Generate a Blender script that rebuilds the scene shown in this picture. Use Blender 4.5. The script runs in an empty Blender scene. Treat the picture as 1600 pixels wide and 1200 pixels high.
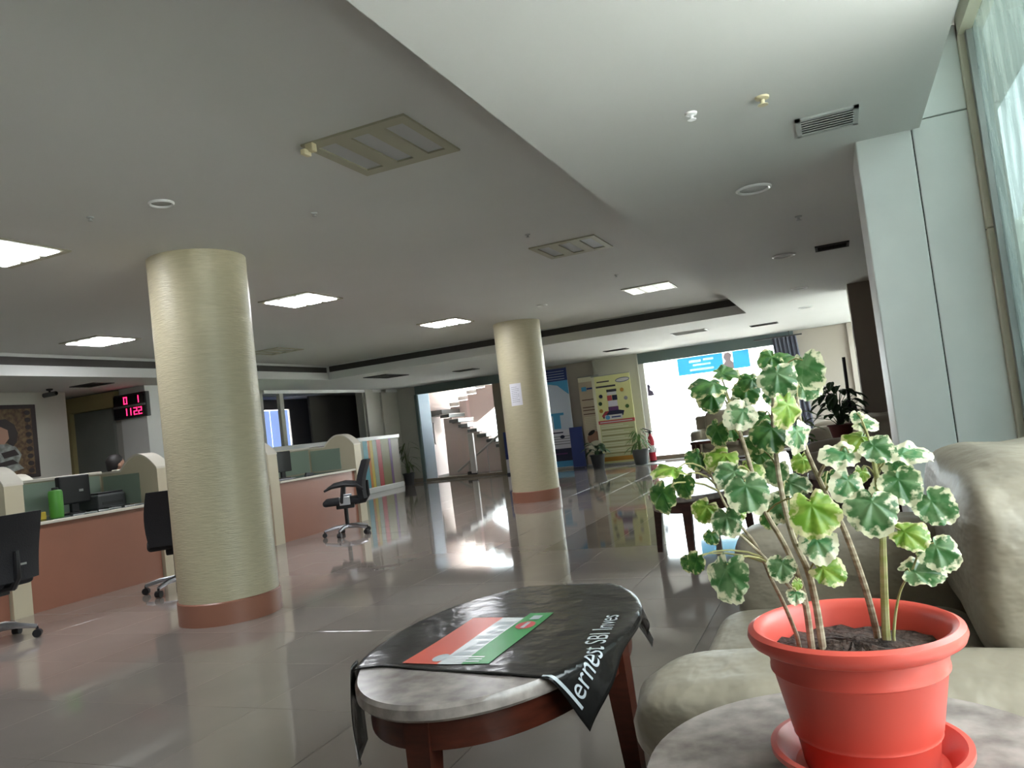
import bpy, bmesh, math, random
from mathutils import Vector, Matrix, Quaternion
PI = math.pi
S = bpy.context.scene
COL = S.collection
random.seed(7)

# ---------------------------------------------------------------- camera
CAM_YAW, CAM_PITCH, CAM_ROLL, CAM_F, CAM_H = 0.392812, 0.052336, -0.119167, 1223.99, 1.2
fwd = Vector((-math.sin(CAM_YAW)*math.cos(CAM_PITCH), math.cos(CAM_YAW)*math.cos(CAM_PITCH), math.sin(CAM_PITCH)))
r0 = Vector((math.cos(CAM_YAW), math.sin(CAM_YAW), 0))
u0 = r0.cross(fwd)
right = r0*math.cos(CAM_ROLL) + u0*math.sin(CAM_ROLL)
up = -r0*math.sin(CAM_ROLL) + u0*math.cos(CAM_ROLL)
cd = bpy.data.cameras.new('camera')
cd.sensor_width = 36.0
cd.lens = CAM_F/1600*36.0
cd.clip_start = 0.05
cam = bpy.data.objects.new('camera', cd)
COL.objects.link(cam)
cam.matrix_world = Matrix(((right.x, up.x, -fwd.x, 0), (right.y, up.y, -fwd.y, 0), (right.z, up.z, -fwd.z, CAM_H), (0, 0, 0, 1)))
S.camera = cam

# ---------------------------------------------------------------- light
S.view_settings.view_transform = 'Standard'
S.view_settings.look = 'None'
S.view_settings.gamma = 1.0
S.view_settings.exposure = 2.85
S.view_settings.use_curve_mapping = False
W = bpy.data.worlds.new('overcast_sky')
S.world = W
W.use_nodes = True
bg = W.node_tree.nodes['Background']
bg.inputs[0].default_value = (0.88, 0.95, 1.0, 1)
bg.inputs[1].default_value = 1.5
sund = bpy.data.lights.new('midday_sun', 'SUN')
sund.energy = 25.0
sund.angle = math.radians(0.6)
sund.color = (1.0, 0.985, 0.97)
suno = bpy.data.objects.new('midday_sun', sund)
suno.rotation_euler = Vector((0.30, 0.42, -1.0)).to_track_quat('-Z', 'Y').to_euler()
suno.location = (-6, -8, 20)
COL.objects.link(suno)
S.cycles.max_bounces = 8
S.cycles.diffuse_bounces = 5
S.cycles.transparent_max_bounces = 16
S.cycles.sample_clamp_indirect = 6.0
S.cycles.caustics_reflective = False
S.cycles.caustics_refractive = False

def portal(name, loc, rot, sx, sy):
    l = bpy.data.lights.new(name, 'AREA')
    l.shape = 'RECTANGLE'
    l.size = sx
    l.size_y = sy
    l.cycles.is_portal = True
    o = bpy.data.objects.new(name, l)
    o.location = loc
    o.rotation_euler = rot
    COL.objects.link(o)
portal('portal_side_window', (1.0, 2.3, 1.5), (0, PI/2, 0), 3.0, 4.7)
portal('portal_far_side_window', (1.0, 15.0, 1.3), (0, PI/2, 0), 2.6, 6.4)
portal('portal_front_glass', (-2.7, 18.45, 1.2), (-PI/2, 0, 0), 3.2, 2.4)
portal('portal_stair_hall', (-9.0, 23.2, 1.9), (-PI/2, 0, 0), 3.6, 3.6)

# ---------------------------------------------------------------- materials
def nodes(name):
    m = bpy.data.materials.new(name)
    m.use_nodes = True
    nt = m.node_tree
    return m, nt, nt.nodes['Principled BSDF'], nt.links

def mat(name, col, rough=0.5, metal=0.0, var=0.0, scale=5.0, bump=0.0, bscale=None, emit=None, estr=0.0, coat=0.0, col2=None, detail=4.0, stretch=None, spec=None):
    m, nt, p, L = nodes(name)
    p.inputs['Roughness'].default_value = rough
    p.inputs['Metallic'].default_value = metal
    p.inputs['Base Color'].default_value = (*col, 1)
    if spec is not None:
        p.inputs['Specular IOR Level'].default_value = spec
    if coat:
        p.inputs['Coat Weight'].default_value = coat
        p.inputs['Coat Roughness'].default_value = 0.08
    if emit:
        p.inputs['Emission Color'].default_value = (*emit, 1)
        p.inputs['Emission Strength'].default_value = estr
    if var or bump or col2:
        tc = nt.nodes.new('ShaderNodeTexCoord')
        mp = nt.nodes.new('ShaderNodeMapping')
        L.new(tc.outputs['Object'], mp.inputs[0])
        if stretch:
            mp.inputs['Scale'].default_value = stretch
        if var or col2:
            n = nt.nodes.new('ShaderNodeTexNoise')
            n.inputs['Scale'].default_value = scale
            n.inputs['Detail'].default_value = detail
            L.new(mp.outputs[0], n.inputs['Vector'])
            r = nt.nodes.new('ShaderNodeValToRGB')
            a = col if col2 else tuple(max(0, c*(1-var)) for c in col)
            b = col2 if col2 else tuple(min(1, c*(1+var)) for c in col)
            r.color_ramp.elements[0].color = (*a, 1)
            r.color_ramp.elements[1].color = (*b, 1)
            r.color_ramp.elements[0].position = 0.32
            r.color_ramp.elements[1].position = 0.68
            L.new(n.outputs['Fac'], r.inputs[0])
            L.new(r.outputs[0], p.inputs['Base Color'])
        if bump:
            n2 = nt.nodes.new('ShaderNodeTexNoise')
            n2.inputs['Scale'].default_value = bscale or scale
            n2.inputs['Detail'].default_value = 3.0
            L.new(mp.outputs[0], n2.inputs['Vector'])
            b = nt.nodes.new('ShaderNodeBump')
            b.inputs['Strength'].default_value = bump
            b.inputs['Distance'].default_value = 0.02
            L.new(n2.outputs['Fac'], b.inputs['Height'])
            L.new(b.outputs[0], p.inputs['Normal'])
    return m

def glass(name, tint, gloss=0.12, diff=0.0, dcol=(0.6, 0.7, 0.65), streak=False):
    m = bpy.data.materials.new(name)
    m.use_nodes = True
    nt = m.node_tree
    L = nt.links
    nt.nodes.remove(nt.nodes['Principled BSDF'])
    out = nt.nodes['Material Output']
    t = nt.nodes.new('ShaderNodeBsdfTransparent')
    t.inputs[0].default_value = (*tint, 1)
    g = nt.nodes.new('ShaderNodeBsdfGlossy')
    g.inputs['Roughness'].default_value = 0.03
    fr = nt.nodes.new('ShaderNodeFresnel')
    fr.inputs[0].default_value = 1.45
    mx = nt.nodes.new('ShaderNodeMixShader')
    gm = nt.nodes.new('ShaderNodeNewGeometry')
    fm = nt.nodes.new('ShaderNodeMath')
    fm.operation = 'MULTIPLY_ADD'
    fm.inputs[1].default_value = -1.0
    fm.inputs[2].default_value = 1.0
    L.new(gm.outputs['Backfacing'], fm.inputs[0])
    fk = nt.nodes.new('ShaderNodeMath')
    fk.operation = 'MULTIPLY'
    L.new(fr.outputs[0], fk.inputs[0])
    L.new(fm.outputs[0], fk.inputs[1])
    L.new(fk.outputs[0], mx.inputs[0])
    L.new(t.outputs[0], mx.inputs[1])
    L.new(g.outputs[0], mx.inputs[2])
    last = mx
    if diff:
        d = nt.nodes.new('ShaderNodeBsdfDiffuse')
        d.inputs[0].default_value = (*dcol, 1)
        tr = nt.nodes.new('ShaderNodeBsdfTranslucent')
        tr.inputs[0].default_value = (*dcol, 1)
        m1 = nt.nodes.new('ShaderNodeMixShader')
        m1.inputs[0].default_value = 0.5
        L.new(d.outputs[0], m1.inputs[1])
        L.new(tr.outputs[0], m1.inputs[2])
        m2 = nt.nodes.new('ShaderNodeMixShader')
        m2.inputs[0].default_value = diff
        if streak:
            tc = nt.nodes.new('ShaderNodeTexCoord')
            mp = nt.nodes.new('ShaderNodeMapping')
            mp.inputs['Scale'].default_value = (1, 5, 1.2)
            n = nt.nodes.new('ShaderNodeTexNoise')
            n.inputs['Scale'].default_value = 2.2
            n.inputs['Detail'].default_value = 5
            rmp = nt.nodes.new('ShaderNodeMapRange')
            rmp.inputs[1].default_value = 0.3
            rmp.inputs[2].default_value = 0.7
            rmp.inputs[3].default_value = diff*0.75
            rmp.inputs[4].default_value = min(1, diff*1.2)
            L.new(tc.outputs['Object'], mp.inputs[0])
            L.new(mp.outputs[0], n.inputs['Vector'])
            L.new(n.outputs['Fac'], rmp.inputs[0])
            L.new(rmp.outputs[0], m2.inputs[0])
        L.new(last.outputs[0], m2.inputs[1])
        L.new(m1.outputs[0], m2.inputs[2])
        last = m2
    L.new(last.outputs[0], out.inputs['Surface'])
    return m

def tile_mat(name, col, var, rough):
    m, nt, p, L = nodes(name)
    oi = nt.nodes.new('ShaderNodeObjectInfo')
    geo = nt.nodes.new('ShaderNodeNewGeometry')
    n = nt.nodes.new('ShaderNodeTexNoise')
    n.inputs['Scale'].default_value = 1.6
    n.inputs['Detail'].default_value = 6
    L.new(geo.outputs['Position'], n.inputs['Vector'])
    ad = nt.nodes.new('ShaderNodeMath')
    ad.operation = 'MULTIPLY_ADD'
    ad.inputs[1].default_value = 0.35
    L.new(oi.outputs['Random'], ad.inputs[0])
    L.new(n.outputs['Fac'], ad.inputs[2])
    r = nt.nodes.new('ShaderNodeMapRange')
    r.inputs[1].default_value = 0.35
    r.inputs[2].default_value = 1.0
    r.inputs[3].default_value = 1-var
    r.inputs[4].default_value = 1+var
    L.new(ad.outputs[0], r.inputs[0])
    v = nt.nodes.new('ShaderNodeVectorMath')
    v.operation = 'SCALE'
    v.inputs[0].default_value = col
    L.new(r.outputs[0], v.inputs['Scale'])
    L.new(v.outputs[0], p.inputs['Base Color'])
    p.inputs['Roughness'].default_value = rough
    p.inputs['Specular IOR Level'].default_value = 0.9
    return m

M = {}
M['ceiling'] = mat('ceiling_paint', (0.60, 0.60, 0.585), 0.9, var=0.02, scale=0.8)
M['wall'] = mat('wall_paint', (0.50, 0.49, 0.44), 0.8, var=0.03, scale=1.2)
M['wall_warm'] = mat('warm_wall_paint', (0.53, 0.48, 0.42), 0.8, var=0.03, scale=1.2)
M['wall_dark'] = mat('shade_toned_wall_paint', (0.30, 0.26, 0.22), 0.8, var=0.03, scale=1.2)  # shadow of the far pilaster put into the colour; wall between shares it
M['marble_white'] = mat('pale_marble', (0.81, 0.815, 0.80), 0.5, var=0.06, scale=1.7, detail=8)
M['beige_trim'] = mat('beige_stone_trim', (0.62, 0.56, 0.44), 0.5, var=0.05, scale=3)
M['slot'] = mat('dark_slot_grille', (0.035, 0.03, 0.026), 0.7)
M['tile'] = tile_mat('beige_vitrified_tile', (0.33, 0.282, 0.25), 0.10, 0.055)
M['tile_brown'] = tile_mat('brown_vitrified_tile', (0.20, 0.165, 0.145), 0.12, 0.055)
M['grout'] = mat('grey_grout', (0.16, 0.145, 0.13), 0.7)
M['column'] = mat('cream_textured_wallpaper', (0.54, 0.485, 0.33), 0.36, var=0.06, scale=9, stretch=(1, 1, 9), bump=0.25, bscale=14)
M['terracotta'] = mat('terracotta_laminate', (0.33, 0.145, 0.095), 0.35, var=0.05, scale=2)
M['cream'] = mat('cream_laminate', (0.60, 0.54, 0.39), 0.45, var=0.02, scale=2)
M['cream_light'] = mat('pale_cream_edge', (0.72, 0.68, 0.58), 0.4)
M['worktop'] = mat('dark_green_worktop', (0.06, 0.08, 0.07), 0.25, var=0.15, scale=8)
M['frost'] = glass('frosted_green_glass', (0.45, 0.62, 0.52), diff=0.8, dcol=(0.56, 0.67, 0.57))
M['black'] = mat('black_plastic', (0.012, 0.012, 0.014), 0.45)
M['black_mesh'] = mat('black_mesh_fabric', (0.014, 0.014, 0.017), 0.8, bump=0.2, bscale=90)
M['black_gloss'] = mat('glossy_black', (0.01, 0.01, 0.012), 0.12)
M['chrome'] = mat('brushed_metal', (0.55, 0.56, 0.60), 0.3, metal=1.0)
M['grey_metal'] = mat('grey_metal', (0.36, 0.37, 0.36), 0.4, metal=0.6)
M['fixture'] = mat('cream_fixture_metal', (0.36, 0.34, 0.25), 0.5)
M['fixture_inner'] = mat('grey_fixture_reflector', (0.40, 0.41, 0.42), 0.35)
M['lamp_on'] = mat('lit_fluorescent_tube', (1, 1, 1), 0.5, emit=(0.93, 0.95, 1.0), estr=7.0)
M['lamp_dim'] = mat('dim_fluorescent_tube', (0.9, 0.9, 0.88), 0.5, emit=(0.95, 1.0, 0.93), estr=0.28)
M['white'] = mat('white_paint', (0.72, 0.72, 0.70), 0.5)
M['white_gloss'] = mat('white_gloss_plastic', (0.78, 0.78, 0.78), 0.3)
M['paper'] = mat('white_paper', (0.74, 0.73, 0.78), 0.8)
M['ink'] = mat('dark_ink', (0.04, 0.04, 0.05), 0.8)
M['grey_ink'] = mat('grey_ink', (0.3, 0.3, 0.34), 0.8)
M['vent'] = mat('grey_vent_metal', (0.42, 0.43, 0.42), 0.5)
M['vent_dark'] = mat('dark_vent_inside', (0.06, 0.06, 0.058), 0.8)
M['cream_plastic'] = mat('yellowed_plastic', (0.62, 0.55, 0.36), 0.5)
M['teal_frame'] = mat('teal_grey_frame', (0.14, 0.19, 0.19), 0.5)
M['dark_frame'] = mat('dark_grey_frame', (0.07, 0.075, 0.075), 0.5)
M['clear'] = glass('clear_pane', (0.93, 0.96, 0.95))
M['frost_white'] = glass('frosted_white_pane', (0.7, 0.8, 0.85), diff=0.8, dcol=(0.75, 0.84, 0.9))
M['dusty'] = glass('dusty_green_pane', (0.66, 0.74, 0.72), diff=0.62, dcol=(0.135, 0.165, 0.155), streak=True)
M['dim_glass'] = glass('dark_tinted_pane', (0.5, 0.52, 0.5))
M['concrete'] = mat('pale_concrete', (0.72, 0.72, 0.70), 0.9, var=0.08, scale=2)
M['paving'] = mat('grey_paving', (0.50, 0.50, 0.49), 0.9, var=0.1, scale=2)
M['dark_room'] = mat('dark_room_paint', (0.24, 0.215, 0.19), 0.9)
M['blue_blind'] = mat('backlit_blue_blind', (0.3, 0.4, 0.7), 0.8, emit=(0.30, 0.44, 0.85), estr=0.15)
M['brown_wood'] = mat('brown_wood', (0.10, 0.035, 0.022), 0.35, var=0.25, scale=6, stretch=(1, 1, 8))
M['red_wood'] = mat('polished_red_wood', (0.055, 0.012, 0.006), 0.32, var=0.3, scale=5, stretch=(2, 2, 9), spec=0.3)
M['dark_wood'] = mat('dark_polished_wood', (0.055, 0.022, 0.016), 0.3, var=0.3, scale=5, stretch=(2, 2, 9))
M['table_marble'] = mat('grey_brown_marble', (0.155, 0.128, 0.115), 0.22, col2=(0.32, 0.275, 0.25), scale=16, detail=9)
M['banner'] = mat('black_vinyl', (0.012, 0.0115, 0.011), 0.2, bump=0.4, bscale=7)
M['leather'] = mat('beige_leather', (0.245, 0.21, 0.158), 0.45, var=0.06, scale=3, bump=0.95, bscale=8, stretch=(1.0, 0.5, 1.5))
M['leather_shade'] = mat('shade_toned_leather', (0.27, 0.23, 0.18), 0.45, var=0.06, scale=3, bump=0.25, bscale=7)  # same beige leather, backlit shade of the far sofas put into the colour
M['pot_red'] = mat('terracotta_red_plastic', (0.60, 0.080, 0.057), 0.36, var=0.07, scale=4)
M['soil'] = mat('dark_soil', (0.05, 0.028, 0.02), 0.95, var=0.5, scale=40, bump=1.0, bscale=50)
M['bark'] = mat('ringed_pale_bark', (0.19, 0.14, 0.085), 0.8, col2=(0.46, 0.39, 0.28), scale=9, stretch=(0.5, 0.5, 12))
M['green_stem'] = mat('green_stem', (0.30, 0.32, 0.10), 0.6, col2=(0.42, 0.38, 0.2), scale=9, stretch=(0.5, 0.5, 10))
M['petiole'] = mat('petiole_green', (0.26, 0.24, 0.09), 0.6)
M['pot_black'] = mat('black_pot', (0.02, 0.022, 0.025), 0.5)
M['pot_grey'] = mat('grey_pot', (0.09, 0.095, 0.10), 0.5)
M['pot_maroon'] = mat('maroon_pot', (0.10, 0.02, 0.015), 0.5)
M['skin'] = mat('skin', (0.36, 0.20, 0.13), 0.6)
M['hair'] = mat('dark_hair', (0.012, 0.009, 0.008), 0.6)
M['shirt'] = mat('pale_blue_shirt', (0.28, 0.34, 0.42), 0.8)
M['red_led'] = mat('red_led', (0.8, 0.02, 0.08), 0.5, emit=(1.0, 0.02, 0.12), estr=0.5)
M['green_plastic'] = mat('bright_green_plastic', (0.10, 0.36, 0.05), 0.4)
M['orange'] = mat('orange_paint', (0.60, 0.22, 0.03), 0.5)
M['yellow'] = mat('yellow_laminate', (0.58, 0.44, 0.05), 0.45)
M['teal'] = mat('teal_laminate', (0.07, 0.30, 0.36), 0.45)
M['sage'] = mat('sage_laminate', (0.32, 0.38, 0.27), 0.45)
M['red'] = mat('red_laminate', (0.42, 0.03, 0.03), 0.45)
M['olive'] = mat('olive_laminate', (0.20, 0.16, 0.05), 0.45)
M['purple'] = mat('purple_laminate', (0.13, 0.04, 0.16), 0.45)
M['taupe'] = mat('taupe_laminate', (0.26, 0.22, 0.17), 0.45)
M['ext_red'] = mat('extinguisher_red', (0.50, 0.015, 0.04), 0.3)
M['navy'] = mat('navy_print', (0.025, 0.045, 0.20), 0.5)
M['navy_dark'] = mat('dark_navy_print', (0.015, 0.018, 0.06), 0.5)
M['sky_print'] = mat('sky_blue_print', (0.08, 0.36, 0.66), 0.5)
M['pale_blue_print'] = mat('pale_blue_print', (0.60, 0.66, 0.80), 0.5)
M['lilac_print'] = mat('lilac_white_print', (0.74, 0.72, 0.82), 0.5)
M['yellow_print'] = mat('pale_yellow_print', (0.74, 0.73, 0.36), 0.5)
M['cream_print'] = mat('cream_print', (0.76, 0.73, 0.58), 0.5)
M['olive_print'] = mat('pale_olive_print', (0.56, 0.57, 0.34), 0.5)
M['beige_print'] = mat('beige_print', (0.60, 0.50, 0.39), 0.5)
M['red_print'] = mat('red_print', (0.52, 0.07, 0.08), 0.5)
M['orange_print'] = mat('orange_print', (0.50, 0.24, 0.03), 0.5)
M['skin_print'] = mat('skin_tone_print', (0.40, 0.22, 0.15), 0.5)
M['cyan_film'] = glass('cyan_translucent_film', (0.085, 0.23, 0.30), diff=0.3, dcol=(0.25, 0.65, 0.85))
M['white_film'] = glass('white_translucent_film', (0.30, 0.42, 0.46), diff=0.1, dcol=(0.8, 0.95, 1.0))
M['skin_film'] = glass('portrait_film', (0.19, 0.17, 0.17), diff=0.2, dcol=(0.6, 0.5, 0.5))
M['grey_film'] = glass('grey_sticker_film', (0.05, 0.045, 0.055), diff=0.3, dcol=(0.4, 0.35, 0.42))
M['curtain'] = mat('slate_grey_curtain', (0.19, 0.20, 0.26), 0.85)
M['pink_wall'] = mat('pinkish_stair_paint', (0.50, 0.42, 0.40), 0.8)
M['granite'] = mat('grey_granite_step', (0.10, 0.11, 0.11), 0.4)
M['vermilion_print'] = mat('vermilion_print', (0.62, 0.085, 0.05), 0.3)
M['white_print'] = mat('white_print', (0.70, 0.70, 0.72), 0.25)
M['green_print'] = mat('green_print', (0.03, 0.26, 0.07), 0.3)
M['grey_print'] = mat('silver_grey_print', (0.42, 0.45, 0.47), 0.35)
M['shutter'] = mat('grey_green_door_paint', (0.22, 0.235, 0.21), 0.6, var=0.05, scale=2)
M['yellow_frame'] = mat('ochre_frame_paint', (0.42, 0.36, 0.17), 0.6)
M['pict_gold'] = mat('woven_gold_brown', (0.20, 0.13, 0.06), 0.7, col2=(0.06, 0.025, 0.018), scale=18)
M['pict_dark'] = mat('dark_maroon_frame', (0.025, 0.014, 0.014), 0.6)
M['pict_pale'] = mat('pale_figure_paint', (0.38, 0.40, 0.38), 0.7, col2=(0.15, 0.16, 0.14), scale=14)
M['leaf_a'] = None

def leaf_mat(name, green, green2, cream, edge=0.72, amt=0.5):
    m = bpy.data.materials.new(name)
    m.use_nodes = True
    nt = m.node_tree
    L = nt.links
    p = nt.nodes['Principled BSDF']
    tc = nt.nodes.new('ShaderNodeTexCoord')
    oi = nt.nodes.new('ShaderNodeObjectInfo')
    off = nt.nodes.new('ShaderNodeVectorMath')
    off.operation = 'ADD'
    sc = nt.nodes.new('ShaderNodeVectorMath')
    sc.operation = 'SCALE'
    sc.inputs[0].default_value = (13.0, 7.0, 5.0)
    L.new(oi.outputs['Random'], sc.inputs['Scale'])
    L.new(tc.outputs['Object'], off.inputs[0])
    L.new(sc.outputs[0], off.inputs[1])
    n = nt.nodes.new('ShaderNodeTexNoise')
    n.inputs['Scale'].default_value = 3.0
    n.inputs['Detail'].default_value = 2.5
    n.inputs['Roughness'].default_value = 0.5
    L.new(off.outputs[0], n.inputs['Vector'])
    ln = nt.nodes.new('ShaderNodeVectorMath')
    ln.operation = 'LENGTH'
    L.new(tc.outputs['Object'], ln.inputs[0])
    a = nt.nodes.new('ShaderNodeMath')
    a.operation = 'MULTIPLY_ADD'
    a.inputs[1].default_value = amt*2
    L.new(n.outputs['Fac'], a.inputs[0])
    L.new(ln.outputs['Value'], a.inputs[2])
    ramp = nt.nodes.new('ShaderNodeValToRGB')
    ramp.color_ramp.elements[0].position = 0.455
    ramp.color_ramp.elements[1].position = 0.56
    mr = nt.nodes.new('ShaderNodeMapRange')
    mr.inputs[1].default_value = edge+amt-1.0
    mr.inputs[2].default_value = edge+amt+1.0
    L.new(a.outputs[0], mr.inputs[0])
    L.new(mr.outputs[0], ramp.inputs[0])
    n2 = nt.nodes.new('ShaderNodeTexNoise')
    n2.inputs['Scale'].default_value = 1.7
    L.new(off.outputs[0], n2.inputs['Vector'])
    mg = nt.nodes.new('ShaderNodeMix')
    mg.data_type = 'RGBA'
    mg.inputs[6].default_value = (*green, 1)
    mg.inputs[7].default_value = (*green2, 1)
    mr2 = nt.nodes.new('ShaderNodeMapRange')
    mr2.inputs[1].default_value = 0.42
    mr2.inputs[2].default_value = 0.58
    L.new(n2.outputs['Fac'], mr2.inputs[0])
    L.new(mr2.outputs[0], mg.inputs[0])
    mc = nt.nodes.new('ShaderNodeMix')
    mc.data_type = 'RGBA'
    mc.inputs[7].default_value = (*cream, 1)
    L.new(ramp.outputs[0], mc.inputs[0])
    L.new(mg.outputs[2], mc.inputs[6])
    L.new(mc.outputs[2], p.inputs['Base Color'])
    p.inputs['Roughness'].default_value = 0.38
    tr = nt.nodes.new('ShaderNodeBsdfTranslucent')
    L.new(mc.outputs[2], tr.inputs[0])
    mx = nt.nodes.new('ShaderNodeMixShader')
    mx.inputs[0].default_value = 0.32
    L.new(p.outputs[0], mx.inputs[1])
    L.new(tr.outputs[0], mx.inputs[2])
    L.new(mx.outputs[0], nt.nodes['Material Output'].inputs['Surface'])
    return m
LEAFM = [leaf_mat('variegated_blue_green_leaf', (0.045, 0.135, 0.038), (0.12, 0.215, 0.09), (0.66, 0.64, 0.44), 0.84, 0.8),
         leaf_mat('variegated_yellow_green_leaf', (0.13, 0.26, 0.02), (0.24, 0.36, 0.05), (0.64, 0.60, 0.32), 0.88, 0.8),
         leaf_mat('variegated_dark_green_leaf', (0.025, 0.10, 0.018), (0.07, 0.17, 0.035), (0.52, 0.48, 0.26), 0.94, 0.8),
         leaf_mat('mostly_cream_leaf', (0.06, 0.20, 0.07), (0.16, 0.28, 0.12), (0.72, 0.69, 0.50), 0.62, 0.8)]
M['leaf_bg'] = mat('dark_green_foliage', (0.02, 0.06, 0.018), 0.5, var=0.5, scale=6)
M['leaf_bg2'] = mat('mid_green_foliage', (0.08, 0.17, 0.03), 0.5, var=0.4, scale=6)
M['leaf_palm'] = mat('palm_green_foliage', (0.07, 0.10, 0.03), 0.5, var=0.4, scale=6)
M['tree'] = mat('tree_foliage', (0.125, 0.135, 0.12), 0.8, var=0.5, scale=3)

# ---------------------------------------------------------------- helpers
class MB:
    """collects primitive shapes into one bmesh"""
    def __init__(self):
        self.bm = bmesh.new()
    def _xf(self, vs, m):
        bmesh.ops.transform(self.bm, matrix=m, verts=vs)
    def box(self, x0, x1, y0, y1, z0, z1, bev=0.0, seg=2, m=None):
        g = bmesh.ops.create_cube(self.bm, size=1.0)
        vs = g['verts']
        self._xf(vs, Matrix.Translation(((x0+x1)/2, (y0+y1)/2, (z0+z1)/2)) @ Matrix.Diagonal((abs(x1-x0), abs(y1-y0), abs(z1-z0), 1)))
        if bev:
            es = list({e for v in vs for e in v.link_edges})
            r = bmesh.ops.bevel(self.bm, geom=es, offset=bev, segments=seg, profile=0.5, affect='EDGES')
            vs = list({v for f in r['faces'] for v in f.verts} | {v for v in vs if v.is_valid})
        if m is not None:
            self._xf([v for v in vs if v.is_valid], m)
        return self
    def tube(self, pts, r, seg=8, cap=True):
        pts = [Vector(p) for p in pts]
        n = len(pts)
        rs = r if isinstance(r, (list, tuple)) else [r]*n
        rings = []
        prev = None
        for i, p in enumerate(pts):
            t = (pts[min(i+1, n-1)]-pts[max(i-1, 0)]).normalized()
            a = prev if prev is not None else (Vector((0, 0, 1)) if abs(t.z) < 0.9 else Vector((1, 0, 0)))
            x = (a - t*a.dot(t)).normalized()
            prev = x
            y = t.cross(x)
            rings.append([self.bm.verts.new(p+(x*math.cos(k*2*PI/seg)+y*math.sin(k*2*PI/seg))*rs[i]) for k in range(seg)])
        for i in range(n-1):
            for k in range(seg):
                self.bm.faces.new((rings[i][k], rings[i][(k+1) % seg], rings[i+1][(k+1) % seg], rings[i+1][k]))
        if cap:
            self.bm.faces.new(rings[0][::-1])
            self.bm.faces.new(rings[-1])
        return self
    def lathe(self, prof, seg=32, sx=1.0, sy=1.0, c=(0, 0)):
        rings = []
        for r, z in prof:
            if r <= 1e-6:
                rings.append([self.bm.verts.new((c[0], c[1], z))])
            else:
                rings.append([self.bm.verts.new((c[0]+r*sx*math.cos(k*2*PI/seg), c[1]+r*sy*math.sin(k*2*PI/seg), z)) for k in range(seg)])
        for a, b in zip(rings, rings[1:]):
            for k in range(seg):
                k2 = (k+1) % seg
                if len(a) == 1 and len(b) == 1:
                    continue
                if len(a) == 1:
                    self.bm.faces.new((a[0], b[k], b[k2]))
                elif len(b) == 1:
                    self.bm.faces.new((a[k], a[k2], b[0]))
                else:
                    self.bm.faces.new((a[k], a[k2], b[k2], b[k]))
        return self
    def prism(self, poly, axis, a, b):
        """extrude a 2D polygon along axis 'x','y' or 'z' from a to b"""
        def P(u, v, w):
            return {'x': (w, u, v), 'y': (u, w, v), 'z': (u, v, w)}[axis]
        A = [self.bm.verts.new(P(u, v, a)) for u, v in poly]
        B = [self.bm.verts.new(P(u, v, b)) for u, v in poly]
        n = len(poly)
        self.bm.faces.new(A)
        self.bm.faces.new(B[::-1])
        for i in range(n):
            self.bm.faces.new((A[i], B[i], B[(i+1) % n], A[(i+1) % n]))
        return self
    def puff(self, cx, cy, cz, sx, sy, sz, e1=0.35, e2=0.35, nu=28, nv=16, wob=0.0):
        """superellipsoid cushion, half sizes sx sy sz"""
        def sp(v, e):
            return math.copysign(abs(v)**e, v)
        rings = []
        for j in range(nv+1):
            ph = -PI/2+PI*j/nv
            cr, sr = sp(math.cos(ph), e1), sp(math.sin(ph), e1)
            if j in (0, nv):
                rings.append([self.bm.verts.new((cx, cy, cz+sz*sr))])
                continue
            ring = []
            for i in range(nu):
                th = 2*PI*i/nu
                x, y = cr*sp(math.cos(th), e2), cr*sp(math.sin(th), e2)
                z = sr
                if wob:
                    k = 1+wob*(math.sin(x*5+y*3.1+cx*7)+0.7*math.sin(y*7.3-z*4+cy*5)+0.5*math.sin(x*11+z*6))
                    x, y, z = x*(1+(k-1)*0.6), y*(1+(k-1)*0.6), z*k
                ring.append(self.bm.verts.new((cx+sx*x, cy+sy*y, cz+sz*z)))
            rings.append(ring)
        for a, b in zip(rings, rings[1:]):
            for k in range(nu):
                k2 = (k+1) % nu
                if len(a) == 1:
                    self.bm.faces.new((a[0], b[k2], b[k]))
                elif len(b) == 1:
                    self.bm.faces.new((a[k], a[k2], b[0]))
                else:
                    self.bm.faces.new((a[k], a[k2], b[k2], b[k]))
        return self
    def mesh(self, name, shift=None, smooth=False):
        if shift is not None:
            bmesh.ops.translate(self.bm, vec=Vector(shift)*-1, verts=self.bm.verts[:])
        bmesh.ops.recalc_face_normals(self.bm, faces=self.bm.faces[:])
        me = bpy.data.meshes.new(name)
        self.bm.to_mesh(me)
        self.bm.free()
        if smooth:
            for p in me.polygons:
                p.use_smooth = True
            try:
                me.set_sharp_from_angle(angle=math.radians(40))
            except Exception:
                pass
        return me

def root_of(o):
    while o.parent:
        o = o.parent
    return o

def obj(name, mb, m, parent=None, smooth=False, label=None):
    """link the shapes as one mesh object; coordinates are world ones, shifted to the parent thing's base"""
    shift = root_of(parent).location if parent is not None else None
    me = mb.mesh(name, shift, smooth)
    me.materials.append(m)
    o = bpy.data.objects.new(name, me)
    COL.objects.link(o)
    if parent is not None:
        o.parent = parent
    if label:
        o['label'] = label
    return o

def loc_obj(name, mb, m, parent, smooth=False, label=None):
    """same, with coordinates already local to the thing"""
    me = mb.mesh(name, None, smooth)
    me.materials.append(m)
    o = bpy.data.objects.new(name, me)
    COL.objects.link(o)
    o.parent = parent
    if label:
        o['label'] = label
    return o

def tag(o, label, cat, group=None, kind=None):
    o['label'] = label
    o['category'] = cat
    if group:
        o['group'] = group
    if kind:
        o['kind'] = kind
    return o

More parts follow.
